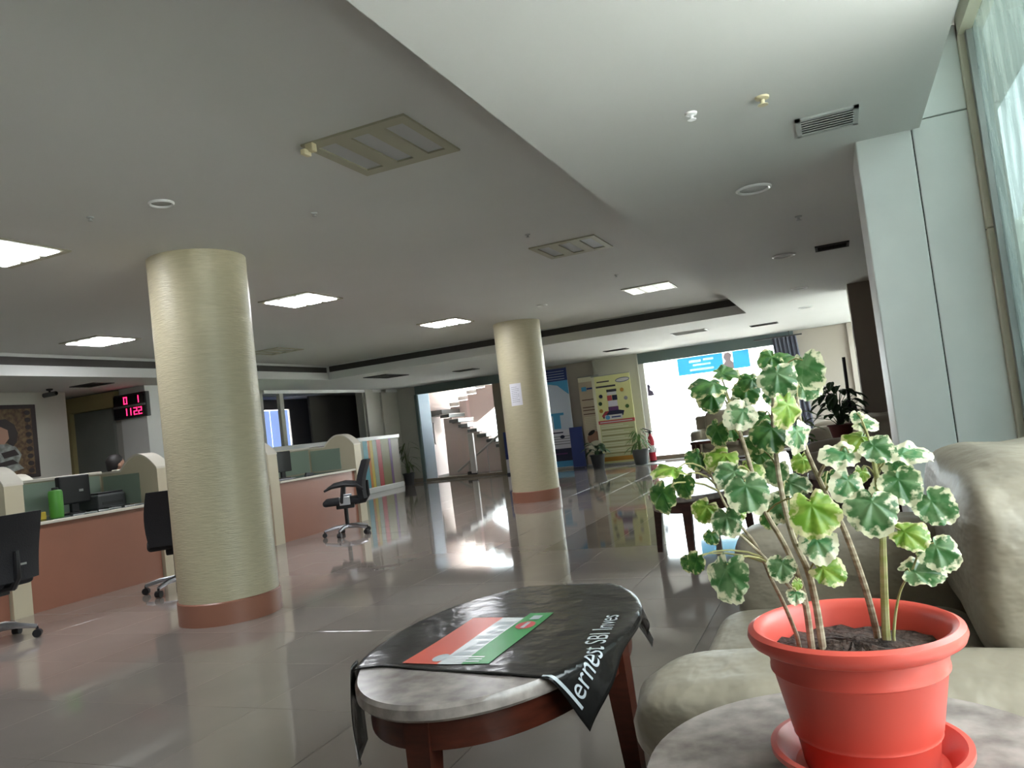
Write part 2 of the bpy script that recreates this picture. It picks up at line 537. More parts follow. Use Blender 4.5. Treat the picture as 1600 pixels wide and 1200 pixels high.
def thing(name, label, cat, loc=(0, 0, 0), rz=0.0, group=None):
    o = bpy.data.objects.new(name, None)
    COL.objects.link(o)
    o.location = loc
    o.rotation_euler = (0, 0, rz)
    o.empty_display_size = 0.1
    return tag(o, label, cat, group)

def struct(name, mb, m, label=None, parent=None, smooth=False):
    o = obj(name, mb, m, parent, smooth)
    if parent is None:
        o['kind'] = 'structure'
        if label:
            o['label'] = label
    return o

def dup(src, loc, rz, label):
    c = src.copy()
    COL.objects.link(c)
    c.location = loc
    c.rotation_euler = (0, 0, rz)
    c['label'] = label
    def rec(a, b):
        for ch in [x for x in bpy.data.objects if x.parent == a]:
            d = ch.copy()
            COL.objects.link(d)
            d.parent = b
            rec(ch, d)
    rec(src, c)
    return c

def text_mesh(s, size):
    cu = bpy.data.curves.new('lettering', 'FONT')
    cu.body = s
    cu.size = size
    cu.align_x = 'LEFT'
    o = bpy.data.objects.new('lettering', cu)
    COL.objects.link(o)
    dg = bpy.context.evaluated_depsgraph_get()
    me = bpy.data.meshes.new_from_object(o.evaluated_get(dg))
    bpy.data.objects.remove(o)
    return me

def flat(name, parent, m, pts, smooth=False):
    """thin printed patch: quad given by world points, 1 mm thick towards its normal"""
    mb = MB()
    P = [Vector(p) for p in pts]
    n = (P[1]-P[0]).cross(P[2]-P[0]).normalized()*0.001
    A = [mb.bm.verts.new(p) for p in P]
    B = [mb.bm.verts.new(p+n) for p in P]
    mb.bm.faces.new(A)
    mb.bm.faces.new(B[::-1])
    k = len(P)
    for i in range(k):
        mb.bm.faces.new((A[i], B[i], B[(i+1) % k], A[(i+1) % k]))
    return obj(name, mb, m, parent, smooth)

# ================================================================ SETTING
XL, XR, YB, YF = -10.9, 0.85, -4.5, 18.2      # left wall, window plane, back (behind camera), front glass
ZS, ZR, ZTOP = 2.52, 2.80, 3.02               # soffit, recessed ceiling, roof underside

fl = struct('floor', MB().box(-14.5, 0.95, YB-0.2, 23.5, -0.2, -0.004), M['grout'], 'glossy beige tiled lobby floor with a darker brown inlay')
TS = 0.645
tm = MB().box(-TS/2+0.0012, TS/2-0.0012, -TS/2+0.0012, TS/2-0.0012, -0.018, 0.0, bev=0.0012, seg=1).mesh('tile')
tm.materials.append(M['tile'])
tmb = tm.copy()
tmb.materials.clear()
tmb.materials.append(M['tile_brown'])
cells = []
for i in range(-14, 6):
    for j in range(-8, 25):
        x, y = -2.11+TS/2+i*TS, 3.0+TS/2+j*TS
        if x-TS/2 < XL+0.02 or x+TS/2 > 0.84 or y+TS/2 > YF-0.05 or y-TS/2 < YB+0.02:
            continue
        v = Vector((x, y, -1.2))
        d = v.dot(fwd)
        vis = False
        if d > 0.5:
            u, w = 800+CAM_F*v.dot(right)/d, 600-CAM_F*v.dot(up)/d
            vis = -60 < u < 1660 and w < 1260
        cells.append((not vis, v.length, x, y))
cells.sort()
rest = MB()
for k, (nv, d, x, y) in enumerate(cells):
    brown = -2.9 < x < -1.5 and 7.0 < y < 9.5
    if k < 296 or brown:
        o = bpy.data.objects.new('tile', tmb if brown else tm)
        COL.objects.link(o)
        o.location = (x, y, random.uniform(-0.0003, 0.0003))
        o.parent = fl
    else:
        rest.box(x-TS/2+0.0012, x+TS/2-0.0012, y-TS/2+0.0012, y+TS/2-0.0012, -0.018, 0)
o = obj('tile_field', rest, M['tile'], fl)
o['kind'] = 'stuff'

# lower ceiling (soffit) around the recess
EX0, EX1, EY0, EY1 = -9.2, -1.2, -3.2, 12.85
c = MB()
c.box(-12.1, EX0, YB, 18.35, ZS, ZR+0.1)
c.box(EX1, 0.57, YB, 18.35, ZS, ZR+0.1)
c.box(0.55, 0.95, 5.25, 18.35, ZS, ZR+0.1)
c.box(EX0, EX1, EY1, 18.35, ZS, ZR+0.1)
c.box(EX0, EX1, YB, EY0, ZS, ZR+0.1)
struct('ceiling', c, M['ceiling'], 'off-white lowered ceiling border around the recessed middle')
struct('ceiling_recess', MB().box(EX0-0.2, EX1+0.2, EY0-0.2, EY1+0.2, ZR, ZR+0.12), M['ceiling'], 'off-white recessed middle ceiling')
struct('ceiling_roof', MB().box(-14.6, 1.3, YB-0.4, 18.4, ZTOP+0.02, ZTOP+0.3), M['ceiling'], 'ceiling slab above the window slot')
struct('trim_1', MB().box(EX0+0.05, EX1-0.02, EY1-0.014, EY1+0.01, 2.665, 2.775), M['slot'], 'dark air slot in the far riser of the ceiling recess')
struct('trim_2', MB().box(EX0-0.01, EX0+0.014, EY0, EY1-0.05, 2.655, 2.755), M['slot'], 'dark air slot in the left riser of the ceiling recess')

# right side: window beside the camera, two marble pilasters, wall between, far window
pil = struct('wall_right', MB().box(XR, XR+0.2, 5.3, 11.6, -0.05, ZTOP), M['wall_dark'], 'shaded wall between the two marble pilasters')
struct('marble_panel', MB().box(0.25, 0.528, 4.7, 5.3, 0, 2.6, bev=0.008), M['marble_white'], parent=pil)
struct('marble_panel', MB().box(0.533, 0.80, 4.7, 5.3, 2.565, ZTOP, bev=0.006), M['marble_white'], parent=pil)
struct('marble_panel', MB().box(0.533, 0.80, 4.7, 5.3, 0, 2.56, bev=0.006), M['marble_white'], parent=pil)
struct('panel_backing', MB().box(0.27, 0.84, 4.72, 5.28, 0, 2.6), M['slot'], parent=pil)
struct('jamb_block', MB().box(0.80, 0.90, 4.66, 4.78, 1.92, ZTOP, bev=0.006), M['beige_trim'], parent=pil)
struct('jamb_block', MB().box(0.80, 0.90, 4.66, 4.78, 0.0, 1.915, bev=0.006), M['beige_trim'], parent=pil)
struct('wall_right_pilaster', MB().box(0.26, XR+0.05, 11.2, 11.9, 0, ZS+0.05), M['wall_dark'], 'far pilaster, its shadow put into the brown colour, beyond the pale marble one')
w1 = struct('window_1', MB().box(XR-0.02, XR+0.03, -0.04, 4.7, -0.02, 0.06), M['grey_metal'], 'large dusty window along the right beside the sofa')
for k in range(4):
    y = 4.64-k*1.55
    struct('mullion', MB().box(XR-0.02, XR+0.05, y-0.03, y+0.03, 0.06, 2.96), M['grey_metal'], parent=w1)
    if k < 3:
        struct('pane', MB().box(XR+0.008, XR+0.016, y-1.52, y-0.03, 0.06, 2.94), M['dusty'] if k < 1 else M['clear'], parent=w1)
struct('head_frame', MB().box(XR-0.05, XR+0.06, -0.04, 4.7, 2.94, ZTOP+0.03), M['beige_trim'], parent=w1)
w2 = struct('window_2', MB().box(XR-0.02, XR+0.03, 11.9, 18.2, -0.02, 0.10), M['grey_metal'], 'far side window behind the shade-toned pilaster')
for k in range(5):
    y = 11.95+k*1.55
    struct('mullion', MB().box(XR-0.02, XR+0.05, y-0.03, y+0.03, 0.10, 2.45), M['grey_metal'], parent=w2)
    if k < 4:
        struct('pane', MB().box(XR+0.008, XR+0.016, y+0.03, y+1.52, 0.10, 2.45), M['clear'], parent=w2)
struct('head_frame', MB().box(XR-0.05, XR+0.06, 11.9, 18.3, 2.45, 2.6), M['wall_warm'], parent=w2)
# behind the camera
struct('wall_right_rear', MB().box(XR, XR+0.2, YB, -0.04, -0.05, ZTOP+0.03), M['wall'], 'plain side wall behind the viewer')
struct('wall_back', MB().box(-14.6, 1.3, YB-0.2, YB, -0.05, ZTOP+0.05), M['wall'], 'plain wall behind the viewer')

# front wall (far end): pieces between the two glass fronts
struct('wall_front_left', MB().box(XL-0.2, -10.3, YF, YF+0.2, -0.05, ZS+0.05), M['wall'], 'grey wall left of the glass entrance')
wm = struct('wall_front_middle', MB().box(-7.75, -4.25, YF, YF+0.2, -0.05, ZS+0.05), M['wall_warm'], 'beige wall behind the standing banners')
struct('pilaster_face', MB().box(-5.35, -4.27, YF-0.16, YF+0.02, -0.02, ZS+0.02), M['wall'], parent=wm)
wr = struct('wall_front_right', MB().box(-0.78, 0.62, YF, YF+0.2, -0.05, ZS+0.05), M['wall_warm'], 'beige wall right of the curtain')
struct('pilaster_face', MB().box(0.3, 0.62, YF-0.12, YF+0.02, -0.02, ZS+0.02), M['wall_warm'], parent=wr)
struct('wall_front_corner', MB().box(0.60, 1.0, YF-0.02, YF+0.2, -0.05, ZS+0.05), M['wall_warm'], 'beige wall corner by the far window')
struct('baseboard_front', MB().box(XL, -10.3, YF-0.015, YF, 0, 0.10), M['taupe'], 'brown skirting left of the entrance')
# right glass front
w3 = struct('window_3', MB().box(-4.27, -0.78, YF-0.06, YF+0.08, 2.27, ZS+0.02), M['teal_frame'], 'bright glass front with teal header at the far end')
struct('side_frame', MB().box(-4.27, -4.15, YF-0.05, YF+0.06, 0, 2.27), M['white'], parent=w3)
struct('bottom_frame', MB().box(-4.15, -0.78, YF-0.04, YF+0.06, -0.01, 0.09), M['taupe'], parent=w3)
for a, b in ((-4.15, -2.47), (-2.46, -0.78)):
    struct('pane', MB().box(a, b, YF+0.01, YF+0.02, 0.09, 2.27), M['clear'], parent=w3)
# left glass entrance
d1 = struct('door_1', MB().box(-10.3, -7.72, YF-0.08, YF+0.08, 2.30, ZS+0.02), M['teal_frame'], 'glass entrance with teal frame showing the staircase')
struct('side_frame', MB().box(-10.34, -10.26, YF-0.08, YF+0.08, 0, 2.30), M['teal_frame'], parent=d1)
struct('side_frame', MB().box(-8.06, -7.72, YF-0.08, YF+0.08, 0, 2.30), M['taupe'], parent=d1)
struct('threshold', MB().box(-10.26, -8.06, YF-0.06, YF+0.06, -0.01, 0.07), M['taupe'], parent=d1)
struct('frosted_side_panel', MB().box(-10.26, -9.94, YF-0.01, YF+0.01, 0.07, 2.30), M['frost_white'], parent=d1)
struct('pane', MB().box(-9.93, -8.88, YF+0.0, YF+0.012, 0.07, 2.30), M['clear'], parent=d1)
struct('pane', MB().box(-8.80, -8.06, YF+0.0, YF+0.012, 0.07, 2.30), M['clear'], parent=d1)
struct('door_stile', MB().box(-8.93, -8.78, YF-0.05, YF+0.03, 0.10, 1.12, bev=0.01), M['white_gloss'], parent=d1)
struct('patch_fitting', MB().box(-9.05, -8.78, YF-0.03, YF+0.03, 0.07, 0.15), M['black'], parent=d1)
struct('door_handle', MB().tube([(-9.86, YF-0.06, 0.95), (-9.86, YF-0.09, 1.0), (-9.86, YF-0.09, 1.45), (-9.86, YF-0.06, 1.5)], 0.018), M['grey_metal'], parent=d1)

# left wall with alcove, teller glass, dark office opening
wl = MB()
wl.box(XL-0.2, XL, YB, 8.45, -0.05, ZS+0.05)
wl.box(XL-1.1, XL-0.2, 8.3, 8.45, -0.05, ZS+0.05)
wl.box(XL-1.2, XL-1.0, 8.3, 9.3, -0.05, ZS+0.05)
wl.box(XL-1.2, XL+0.3, 9.27, 9.4, -0.05, ZS+0.05)
wl.box(XL-0.2, XL, 9.3, 9.62, -0.05, ZS+0.05)
wl.box(XL-0.2, XL, 9.62, 12.0, -0.05, 1.0)
wl.box(XL-0.2, XL, 9.62, 12.0, 2.0, ZS+0.05)
wl.box(XL-0.2, XL, 12.0, 12.9, -0.05, ZS+0.05)
wl.box(XL-0.2, XL, 12.9, 16.55, -0.05, 1.1)
wl.box(XL-0.2, XL, 12.9, 16.55, 2.46, ZS+0.05)
wl.box(XL-0.2, XL, 16.55, 18.4, -0.05, ZS+0.05)
wlo = struct('wall_left', wl, M['wall'], 'dim grey wall on the far left behind the counters')
struct('pilaster_face', MB().box(XL, XL+0.06, 16.6, 16.95, 1.0, ZS), M['wall'], parent=wlo)
struct('pilaster_face', MB().box(XL, XL+0.05, 17.35, 17.6, 1.0, ZS), M['wall'], parent=wlo)
struct('trim_3', MB().box(XL-0.02, XL+0.05, 12.9, 18.15, 2.45, ZS), M['white'], 'white strip above the dark office window')
d2 = struct('door_2', MB().box(-11.72, -10.82, 9.20, 9.25, 0, 2.24), M['shutter'], 'grey-green door in an ochre frame on the left')
struct('lintel', MB().box(-11.88, -10.66, 9.12, 9.27, 2.25, 2.5), M['yellow_frame'], parent=d2)
struct('door_frame', MB().box(-11.84, -11.70, 9.12, 9.27, 0, 2.25), M['yellow_frame'], parent=d2)
struct('wall_left_pier', MB().box(-10.64, -10.08, 9.2, 9.5, 0, ZS+0.02), M['white'], 'white pier under the red digit display')
w4 = struct('window_4', MB().box(XL-0.06, XL+0.02, 9.62, 12.0, 0.98, 1.03), M['white'], 'greenish teller glass between pier and dark office')
struct('pane', MB().box(XL-0.03, XL-0.02, 9.62, 10.8, 1.03, 1.85), M['frost'], parent=w4)
struct('pane', MB().box(XL-0.03, XL-0.02, 10.81, 12.0, 1.03, 1.85), M['frost'], parent=w4)
struct('head_frame', MB().box(XL-0.06, XL+0.02, 9.62, 12.0, 1.85, 2.01), M['shutter'], parent=w4)
w5 = struct('window_5', MB().box(XL-0.04, XL+0.03, 12.9, 16.55, 1.08, 1.13), M['white'], 'wide opening into the dark office with one pale mullion')
struct('mullion', MB().box(XL-0.04, XL+0.04, 13.38, 13.50, 1.13, 2.46), M['wall'], parent=w5)
# dark office behind the window
off = MB()
off.box(-14.0, -13.8, 11.8, 19.0, -0.05, 1.3)
off.box(-14.0, -13.8, 11.8, 15.85, 1.3, 2.36)
off.box(-14.0, -13.8, 17.35, 19.0, 1.3, 2.36)
off.box(-14.0, -13.8, 11.8, 19.0, 2.36, 2.7)
off.box(-14.0, XL-0.2, 18.4, 18.6, -0.05, 2.7)
off.box(-14.0, XL-0.2, 11.8, 12.0, -0.05, 2.7)
off.box(-14.0, XL-0.2, 11.8, 18.6, 2.62, 2.72)
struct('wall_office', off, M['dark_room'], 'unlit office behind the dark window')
w6 = struct('window_6', MB().box(-13.9, -13.83, 15.85, 17.35, 1.28, 1.34), M['dark_room'], 'backlit blue blind in the unlit office')
for k in range(4):
    struct('blind_strip', MB().box(-13.86, -13.84, 15.86+k*0.37, 16.21+k*0.37, 1.34, 2.34), M['blue_blind'], parent=w6)
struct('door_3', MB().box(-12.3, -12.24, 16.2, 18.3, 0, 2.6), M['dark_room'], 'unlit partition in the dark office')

# stair hall beyond the glass entrance
for nm, bx in (('wall_stair_left', (-11.3, -11.1, 18.4, 23.2, -0.05, 3.6)), ('wall_stair_right', (-7.3, -7.1, 18.4, 21.2, -0.05, 3.6)), ('ceiling_stair', (-11.3, -7.1, 18.4, 23.2, 3.5, 3.7)),
               ('wall_stair_back', (-11.3, -7.1, 23.1, 23.2, -0.05, 0.5)), ('wall_stair_front', (-11.3, -7.1, 18.25, 18.4, ZS, 3.6))):
    struct(nm, MB().box(*bx), M['pink_wall'], 'stair hall shell beyond the glass entrance')
st = thing('staircase', 'two-flight staircase with grey granite steps beyond the glass entrance', 'staircase', (-9.2, 20.6, 0))
for k in range(9):                       # lower flight rising to the left
    x = -8.05-k*0.27
    z = 0.42+k*0.165
    obj('step', MB().box(x-0.29, x, 19.75, 20.75, z-0.10, z-0.015), M['granite'], st)
    obj('nosing', MB().box(x-0.29, x+0.015, 19.73, 20.75, z-0.015, z), M['white'], st)
low = [(-8.0, 0.0)]
for k in range(9):
    x = -8.05-k*0.27
    low += [(x, 0.30+k*0.165), (x-0.27, 0.30+k*0.165)]
low += [(-10.5, 0.0)]
obj('lower_wall', MB().prism(low, 'y', 19.9, 20.7), M['pink_wall'], st)
hi = [(-10.9, 1.2)]
for k in range(9):                       # upper flight rising to the right
    x = -10.75+k*0.30
    hi += [(x, 1.95+k*0.15), (x+0.30, 1.95+k*0.15)]
    obj('step', MB().box(x, x+0.31, 20.9, 21.9, 1.98+k*0.15, 2.08+k*0.15), M['white'], st)
hi += [(-8.05, 2.55), (-10.3, 1.2)]
obj('upper_wall', MB().prism(hi, 'y', 20.95, 21.1), M['pink_wall'], st)
obj('landing', MB().box(-11.08, -10.45, 19.8, 21.9, 1.72, 1.88), M['granite'], st)
hr = thing('handrail', 'dark sloping handrail seen through the glass entrance', 'handrail', (-8.9, 19.2, 0))
obj('rail', MB().tube([(-9.85, 19.2, 0.12), (-8.25, 19.2, 1.15)], 0.03), M['grey_metal'], hr)
for x, z in ((-9.5, 0.33), (-8.9, 0.72), (-8.35, 1.07)):
    obj('post', MB().tube([(x, 19.2, 0), (x, 19.2, z)], 0.014), M['grey_metal'], hr)
# outside
struct('ground_outside', MB().box(-30, 30, 23.5, 60, -0.35, -0.15).box(-7.05, 0.95, 18.4, 23.5, -0.35, -0.06).box(-30, -14.5, -30, 23.5, -0.35, -0.15), M['concrete'], 'pale paving outside')
struct('ground_side', MB().box(0.95, 30, -30, 23.5, -0.35, -0.15), M['paving'], 'grey paving along the side window')
tr = MB()
for k in range(15):
    yk = 6.5+k*1.25
    hk = random.uniform(1.7, 2.3)
    tr.puff(3.4+random.uniform(-0.3, 0.5), yk, hk-0.5, 1.0, 1.0, hk, 0.9, 0.9, 16, 10, wob=0.14)
for k in range(12):  # added unseen low row, cuts light bounced off the sunlit ground
    tr.puff(2.9+random.uniform(-0.1, 0.1), -7+k*1.15, 0.55, 0.55, 0.8, 0.9, 0.8, 0.8, 16, 10, wob=0.1)
tag(obj('hedge', tr, M['tree'], None, True), 'blurred grey-green foliage outside the dusty window, plus an unseen low row added to cut bounce light', 'hedge', kind='stuff')

# ================================================================ COLUMNS
def column(y, label):
    t = thing('column', label, 'column', (-4.55, y, 0), 0, 'round cream columns in a row')
    R = 0.37
    prof = [(R, 0.165), (R, ZR-0.09), (R+0.001, ZR-0.085), (R+0.001, ZR+0.01), (0, ZR+0.01)]
    loc_obj('shaft', MB().lathe([(0, 0.1)] + [(R, 0.1)] + prof[1:], 64), M['column'], t, True)
    loc_obj('base_band', MB().lathe([(0, 0.0), (R+0.012, 0.0), (R+0.012, 0.160), (R+0.004, 0.168), (0, 0.168)], 64), M['terracotta'], t, True)
    return t
column(4.78, 'thick cream round column nearest to the counters in the foreground left')
column(11.45, 'smaller looking cream round column with a paper notice, towards the entrance')
nt = thing('paper_notice', 'white paper notice stuck on the farther cream column', 'notice', (-4.46, 11.07, 1.48))
pm = MB()
ring = []
for k in range(7):
    a = math.radians(-104+k*4.8)
    ring.append((-4.55+0.373*math.cos(a), 11.45+0.373*math.sin(a)))
pm.prism(ring + [(-4.55+0.3715*math.cos(math.radians(-104+k*4.8)), 11.45+0.3715*math.sin(math.radians(-104+k*4.8))) for k in range(6, -1, -1)], 'z', 1.49, 1.83)
obj('sheet', pm, M['paper'], nt)
lm = MB()
for r in range(9):
    z = 1.77-r*0.028
    for k in range(1, 5 if r % 3 else 4):
        a0, a1 = math.radians(-102.5+k*4.8-2), math.radians(-102.5+k*4.8+2.2)
        lm.prism([(-4.55+0.3738*math.cos(a0), 11.45+0.3738*math.sin(a0)), (-4.55+0.3738*math.cos(a1), 11.45+0.3738*math.sin(a1)), (-4.55+0.3732*math.cos(a1), 11.45+0.3732*math.sin(a1))], 'z', z, z+0.006)
obj('print_lines', lm, M['grey_ink'], nt)

# ================================================================ CEILING FIXTURES
def light_panel(x, y, state, label):
    t = thing('ceiling_light', label, 'ceiling light', (x, y, ZR), 0, 'square recessed ceiling lights')
    h = 0.315
    f = MB()
    sl = [(-0.205, 0.055), (0.0, 0.055), (0.205, 0.055)]
    sy = 0.235
    z0, z1 = -0.012, 0.004
    f.box(-h, h, -h, -sy, z0, z1)
    f.box(-h, h, sy, h, z0, z1)
    xs = [-h] + [v for c, w in sl for v in (c-w, c+w)] + [h]
    for a, b in zip(xs[::2], xs[1::2]):
        f.box(a, b, -sy, sy, z0, z1)
    loc_obj('frame', f, M['fixture'], t)
    for c_, w in sl:
        if state == 'off':
            loc_obj('reflector', MB().box(c_-w, c_+w, -sy, sy, -0.0015, 0.003), M['fixture_inner'], t)
            loc_obj('tube_end', MB().box(c_-w, c_+w, -sy, -sy+0.012, -0.004, 0.002), M['slot'], t)
        else:
            w2 = w+0.022
            loc_obj('diffuser', MB().box(c_-w2, c_+w2, -sy-0.01, sy+0.01, -0.018, -0.012, bev=0.002, seg=1), M['lamp_on'] if state == 'on' else M['lamp_dim'], t)
    return t
light_panel(-2.12, 3.69, 'off', 'large unlit square ceiling light nearest to the viewer, beside a yellowed clip')
light_panel(-2.14, 7.02, 'off', 'unlit square ceiling light, second in the right-hand row')
light_panel(-2.15, 10.35, 'dim', 'faintly glowing square ceiling light, last in the right-hand row')
light_panel(-5.17, 3.60, 'on', 'lit square ceiling light cut off by the left picture edge')
light_panel(-5.15, 6.86, 'on', 'lit square ceiling light just right of the thick column')
light_panel(-5.13, 10.15, 'on', 'lit square ceiling light left of the farther column')
light_panel(-8.08, 6.80, 'on', 'lit square ceiling light left of the thick column above the counters')
light_panel(-8.05, 9.92, 'off', 'unlit square ceiling light just right of the thick column, near the recess corner')

tag(obj('fixture_clip', MB().box(-2.40, -2.35, 3.36, 3.40, ZR-0.055, ZR-0.01, bev=0.006).box(-2.41, -2.38, 3.33, 3.39, ZR-0.075, ZR-0.045, bev=0.006), M['cream_plastic']), 'yellowed clip hanging at the corner of the nearest unlit light', 'clip')

def vent(x, y, z, sx, sy, label, dark=False):
    t = thing('air_vent', label, 'air vent', (x, y, z), 0, 'rectangular ceiling vents')
    f = MB()
    f.box(-sx/2, sx/2, -sy/2, -sy/2+0.025, -0.012, 0.003).box(-sx/2, sx/2, sy/2-0.025, sy/2, -0.012, 0.003)
    f.box(-sx/2, -sx/2+0.025, -sy/2, sy/2, -0.012, 0.003).box(sx/2-0.025, sx/2, -sy/2, sy/2, -0.012, 0.003)
    loc_obj('frame', f, M['vent_dark'] if dark else M['vent'], t)
    loc_obj('backing', MB().box(-sx/2+0.02, sx/2-0.02, -sy/2+0.02, sy/2-0.02, -0.001, 0.003), M['vent_dark'], t)
    n = 6
    rot = Matrix.Rotation(math.radians(35), 4, 'X')
    for k in range(n):
        yy = -sy/2+0.03+(sy-0.06)*(k+0.5)/n
        if not dark or k % 2 == 0:
            loc_obj('slat', MB().box(-sx/2+0.02, sx/2-0.02, -0.012, 0.012, -0.0015, 0.0015, m=Matrix.Translation((0, yy, -0.008)) @ rot), M['vent'] if not dark else M['slot'], t)
    return t
vent(0.113, 4.21, ZS, 0.29, 0.28, 'grey slatted vent in the lowered ceiling above the pale pilaster')
vent(0.105, 7.98, ZS, 0.30, 0.28, 'smaller dark slatted vent farther along the lowered ceiling', True)
vent(-8.55, 13.95, ZS, 0.55, 0.9, 'dark vent in the far lowered ceiling left of the entrance', True)
vent(-7.42, 15.4, ZS, 0.5, 0.35, 'thin dark vent in the far lowered ceiling above the entrance', True)
vent(-6.15, 15.3, ZS, 0.4, 0.3, 'small dark vent right behind the farther column', True)
vent(-4.22, 16.1, ZS, 0.5, 0.28, 'thin dark vent above the yellow standing banner', True)
vent(-2.4, 14.6, ZS, 0.62, 0.5, 'pale double-slotted vent above the bright glass front')
vent(-1.15, 15.4, ZS, 0.5, 0.3, 'dark thin vent above the grey curtain', True)
vent(-10.0, 8.2, ZS, 0.5, 0.35, 'dark vent above the white pier with the red digits', True)

def downlight(x, y, z, r, label):
    t = thing('downlight', label, 'downlight', (x, y, z), 0, 'round recessed downlights')
    loc_obj('trim_ring', MB().lathe([(r*0.78, 0.002), (r*0.80, -0.008), (r*0.9, -0.014), (r, -0.006), (r, 0.003)], 28), M['white_gloss'], t, True)
    loc_obj('lens', MB().lathe([(0, -0.003), (r*0.79, -0.003), (r*0.79, 0.002), (0, 0.002)], 24), M['vent'], t, True)
downlight(-0.34, 5.22, ZS, 0.112, 'round downlight nearest to the pale pilaster, first of the row')
downlight(-0.33, 8.02, ZS, 0.11, 'round downlight second in the row along the lowered ceiling')
downlight(-0.31, 10.8, ZS, 0.11, 'round downlight third in the row along the lowered ceiling')
downlight(-0.34, 13.4, ZS, 0.11, 'round downlight farthest in the row, in the bright far ceiling')
downlight(-3.64, 3.58, ZR, 0.075, 'round white downlight in the recessed ceiling above the thick column')
downlight(-3.62, 10.15, ZR, 0.075, 'small round downlight in the recessed ceiling above the farther column')

def sprinkler(x, y, z, m, label, s=1.0):
    t = thing('sprinkler', label, 'sprinkler', (x, y, z), 0, 'small ceiling sprinklers and detectors')
    loc_obj('rosette', MB().lathe([(0, 0.002), (0.028*s, 0.002), (0.026*s, -0.008*s), (0.012*s, -0.012*s), (0, -0.012*s)], 16), m, t, True)
    loc_obj('head', MB().lathe([(0, -0.010*s), (0.009*s, -0.010*s), (0.008*s, -0.026*s), (0.02*s, -0.030*s), (0.02*s, -0.033*s), (0, -0.034*s)], 12), m, t, True)
sprinkler(-0.46, 3.62, ZS, M['white_gloss'], 'small white sprinkler in the lowered ceiling, left of the yellowed one')
sprinkler(-0.15, 3.65, ZS, M['cream_plastic'], 'small yellowed sprinkler in the lowered ceiling near the grey vent', 1.15)
sprinkler(-0.12, 6.34, ZS, M['vent'], 'small grey sprinkler right of the nearest downlight')
sprinkler(-3.13, 4.41, ZR, M['vent'], 'small sprinkler below the nearest unlit square light', 0.8)
sprinkler(-4.14, 3.49, ZR, M['vent'], 'small sprinkler left of the white recessed downlight', 0.8)
sprinkler(-2.27, 6.22, ZR, M['vent'], 'small sprinkler before the second unlit square light', 0.8)
sprinkler(-2.22, 8.91, ZR, M['vent'], 'small sprinkler before the faintly glowing square light', 0.8)

# ================================================================ SERVICE COUNTERS
def counter(y0, y1, label):
    t = thing('service_counter', label, 'counter', (-7.45, (y0+y1)/2, 0), 0, 'terracotta fronted service counters in a row')
    obj('front_panel', MB().box(-7.10, -7.07, y0, y1, 0.0, 0.795), M['terracotta'], t)
    obj('worktop', MB().box(-7.88, -7.06, y0, y1, 0.80, 0.822), M['worktop'], t)
    obj('worktop_edge', MB().box(-7.06, -7.03, y0, y1, 0.795, 0.825, bev=0.006), M['cream_light'], t)
    obj('back_screen', MB().box(-7.93, -7.88, y0, y1, 0.0, 1.20, bev=0.004), M['cream'], t)
    obj('screen_rail', MB().box(-7.95, -7.86, y0, y1, 1.20, 1.235, bev=0.008), M['cream_light'], t)
    obj('screen_glass', MB().box(-7.878, -7.870, y0+0.03, y1-0.03, 0.84, 1.19), M['frost'], t)
    return t
counter(3.15, 4.75, 'terracotta counter at the left edge, partly behind a black chair')
counter(4.95, 6.47, 'terracotta counter left of the thick column, with the dark monitor')
counter(6.67, 8.28, 'terracotta counter hidden behind the thick column')
counter(8.50, 10.28, 'terracotta counter between the two columns, with the side-on chair')

def divider(y, label, x0=-7.03, x1=-7.95, gl=True):
    t = thing('counter_divider', label, 'divider', (-7.45, y, 0), 0, 'cream wavy-topped counter dividers')
    def top(s):
        b = 1.20
        if s < 0.62:
            b = 1.10+0.26*math.sin(PI*min(1, max(0, (s+0.06)/0.68)))**0.8
            if s > 0.34:
                b = max(b, 1.20)
        return b
    n = 30
    ss = [0.92*k/n for k in range(n+1)]
    poly = [(-7.03, 0.0)] + [(-7.03-s, top(s)) for s in ss] + [(-7.95, 0.0)]
    obj('panel', MB().prism(poly, 'y', y-0.09, y+0.09), M['cream'], t)
    cap = [(-7.03-s, top(s)) for s in ss]
    cap = [(x+0.004, z) for x, z in cap] + [(x, z+0.022) for x, z in reversed(cap)]
    obj('top_edge', MB().prism(cap, 'y', y-0.095, y+0.095), M['cream_light'], t)
    if gl:
        for sgn in (-1, 1):
            a, b = sorted((y+sgn*0.091, y+sgn*0.097))
            obj('glass_panel', MB().box(-7.86, -7.30, a, b, 0.84, 1.17), M['frost'], t)
    return t
divider(4.85, 'cream wavy-topped divider at the left edge behind the nearest black chair')
divider(6.57, 'cream wavy-topped divider half hidden by the thick column')
divider(8.39, 'cream divider just right of the thick column')
divider(10.38, 'cream wavy-topped divider behind the side-on black chair')
# rear desk behind the left counter
rd = thing('rear_desk', 'cream curved divider of the staff desk behind the left counter', 'divider', (-9.0, 6.3, 0))
arc = [(-9.5, 0)] + [(-9.5+0.075*k, 0.85+0.44*math.sin(PI*k/12)**0.7) for k in range(13)] + [(-8.6, 0)]
obj('curved_panel', MB().prism(arc, 'y', 6.2, 6.34), M['cream'], rd)
arc2 = arc[1:-1]
obj('top_edge', MB().prism([(x, z) for x, z in arc2] + [(x*1.0, z+0.03) for x, z in reversed(arc2)], 'y', 6.19, 6.35), M['cream_light'], rd)
obj('desk_top', MB().box(-9.5, -8.6, 6.36, 7.0, 0.74, 0.77), M['worktop'], rd)
obj('desk_front', MB().box(-9.48, -9.44, 6.36, 6.98, 0, 0.74), M['cream'], rd)

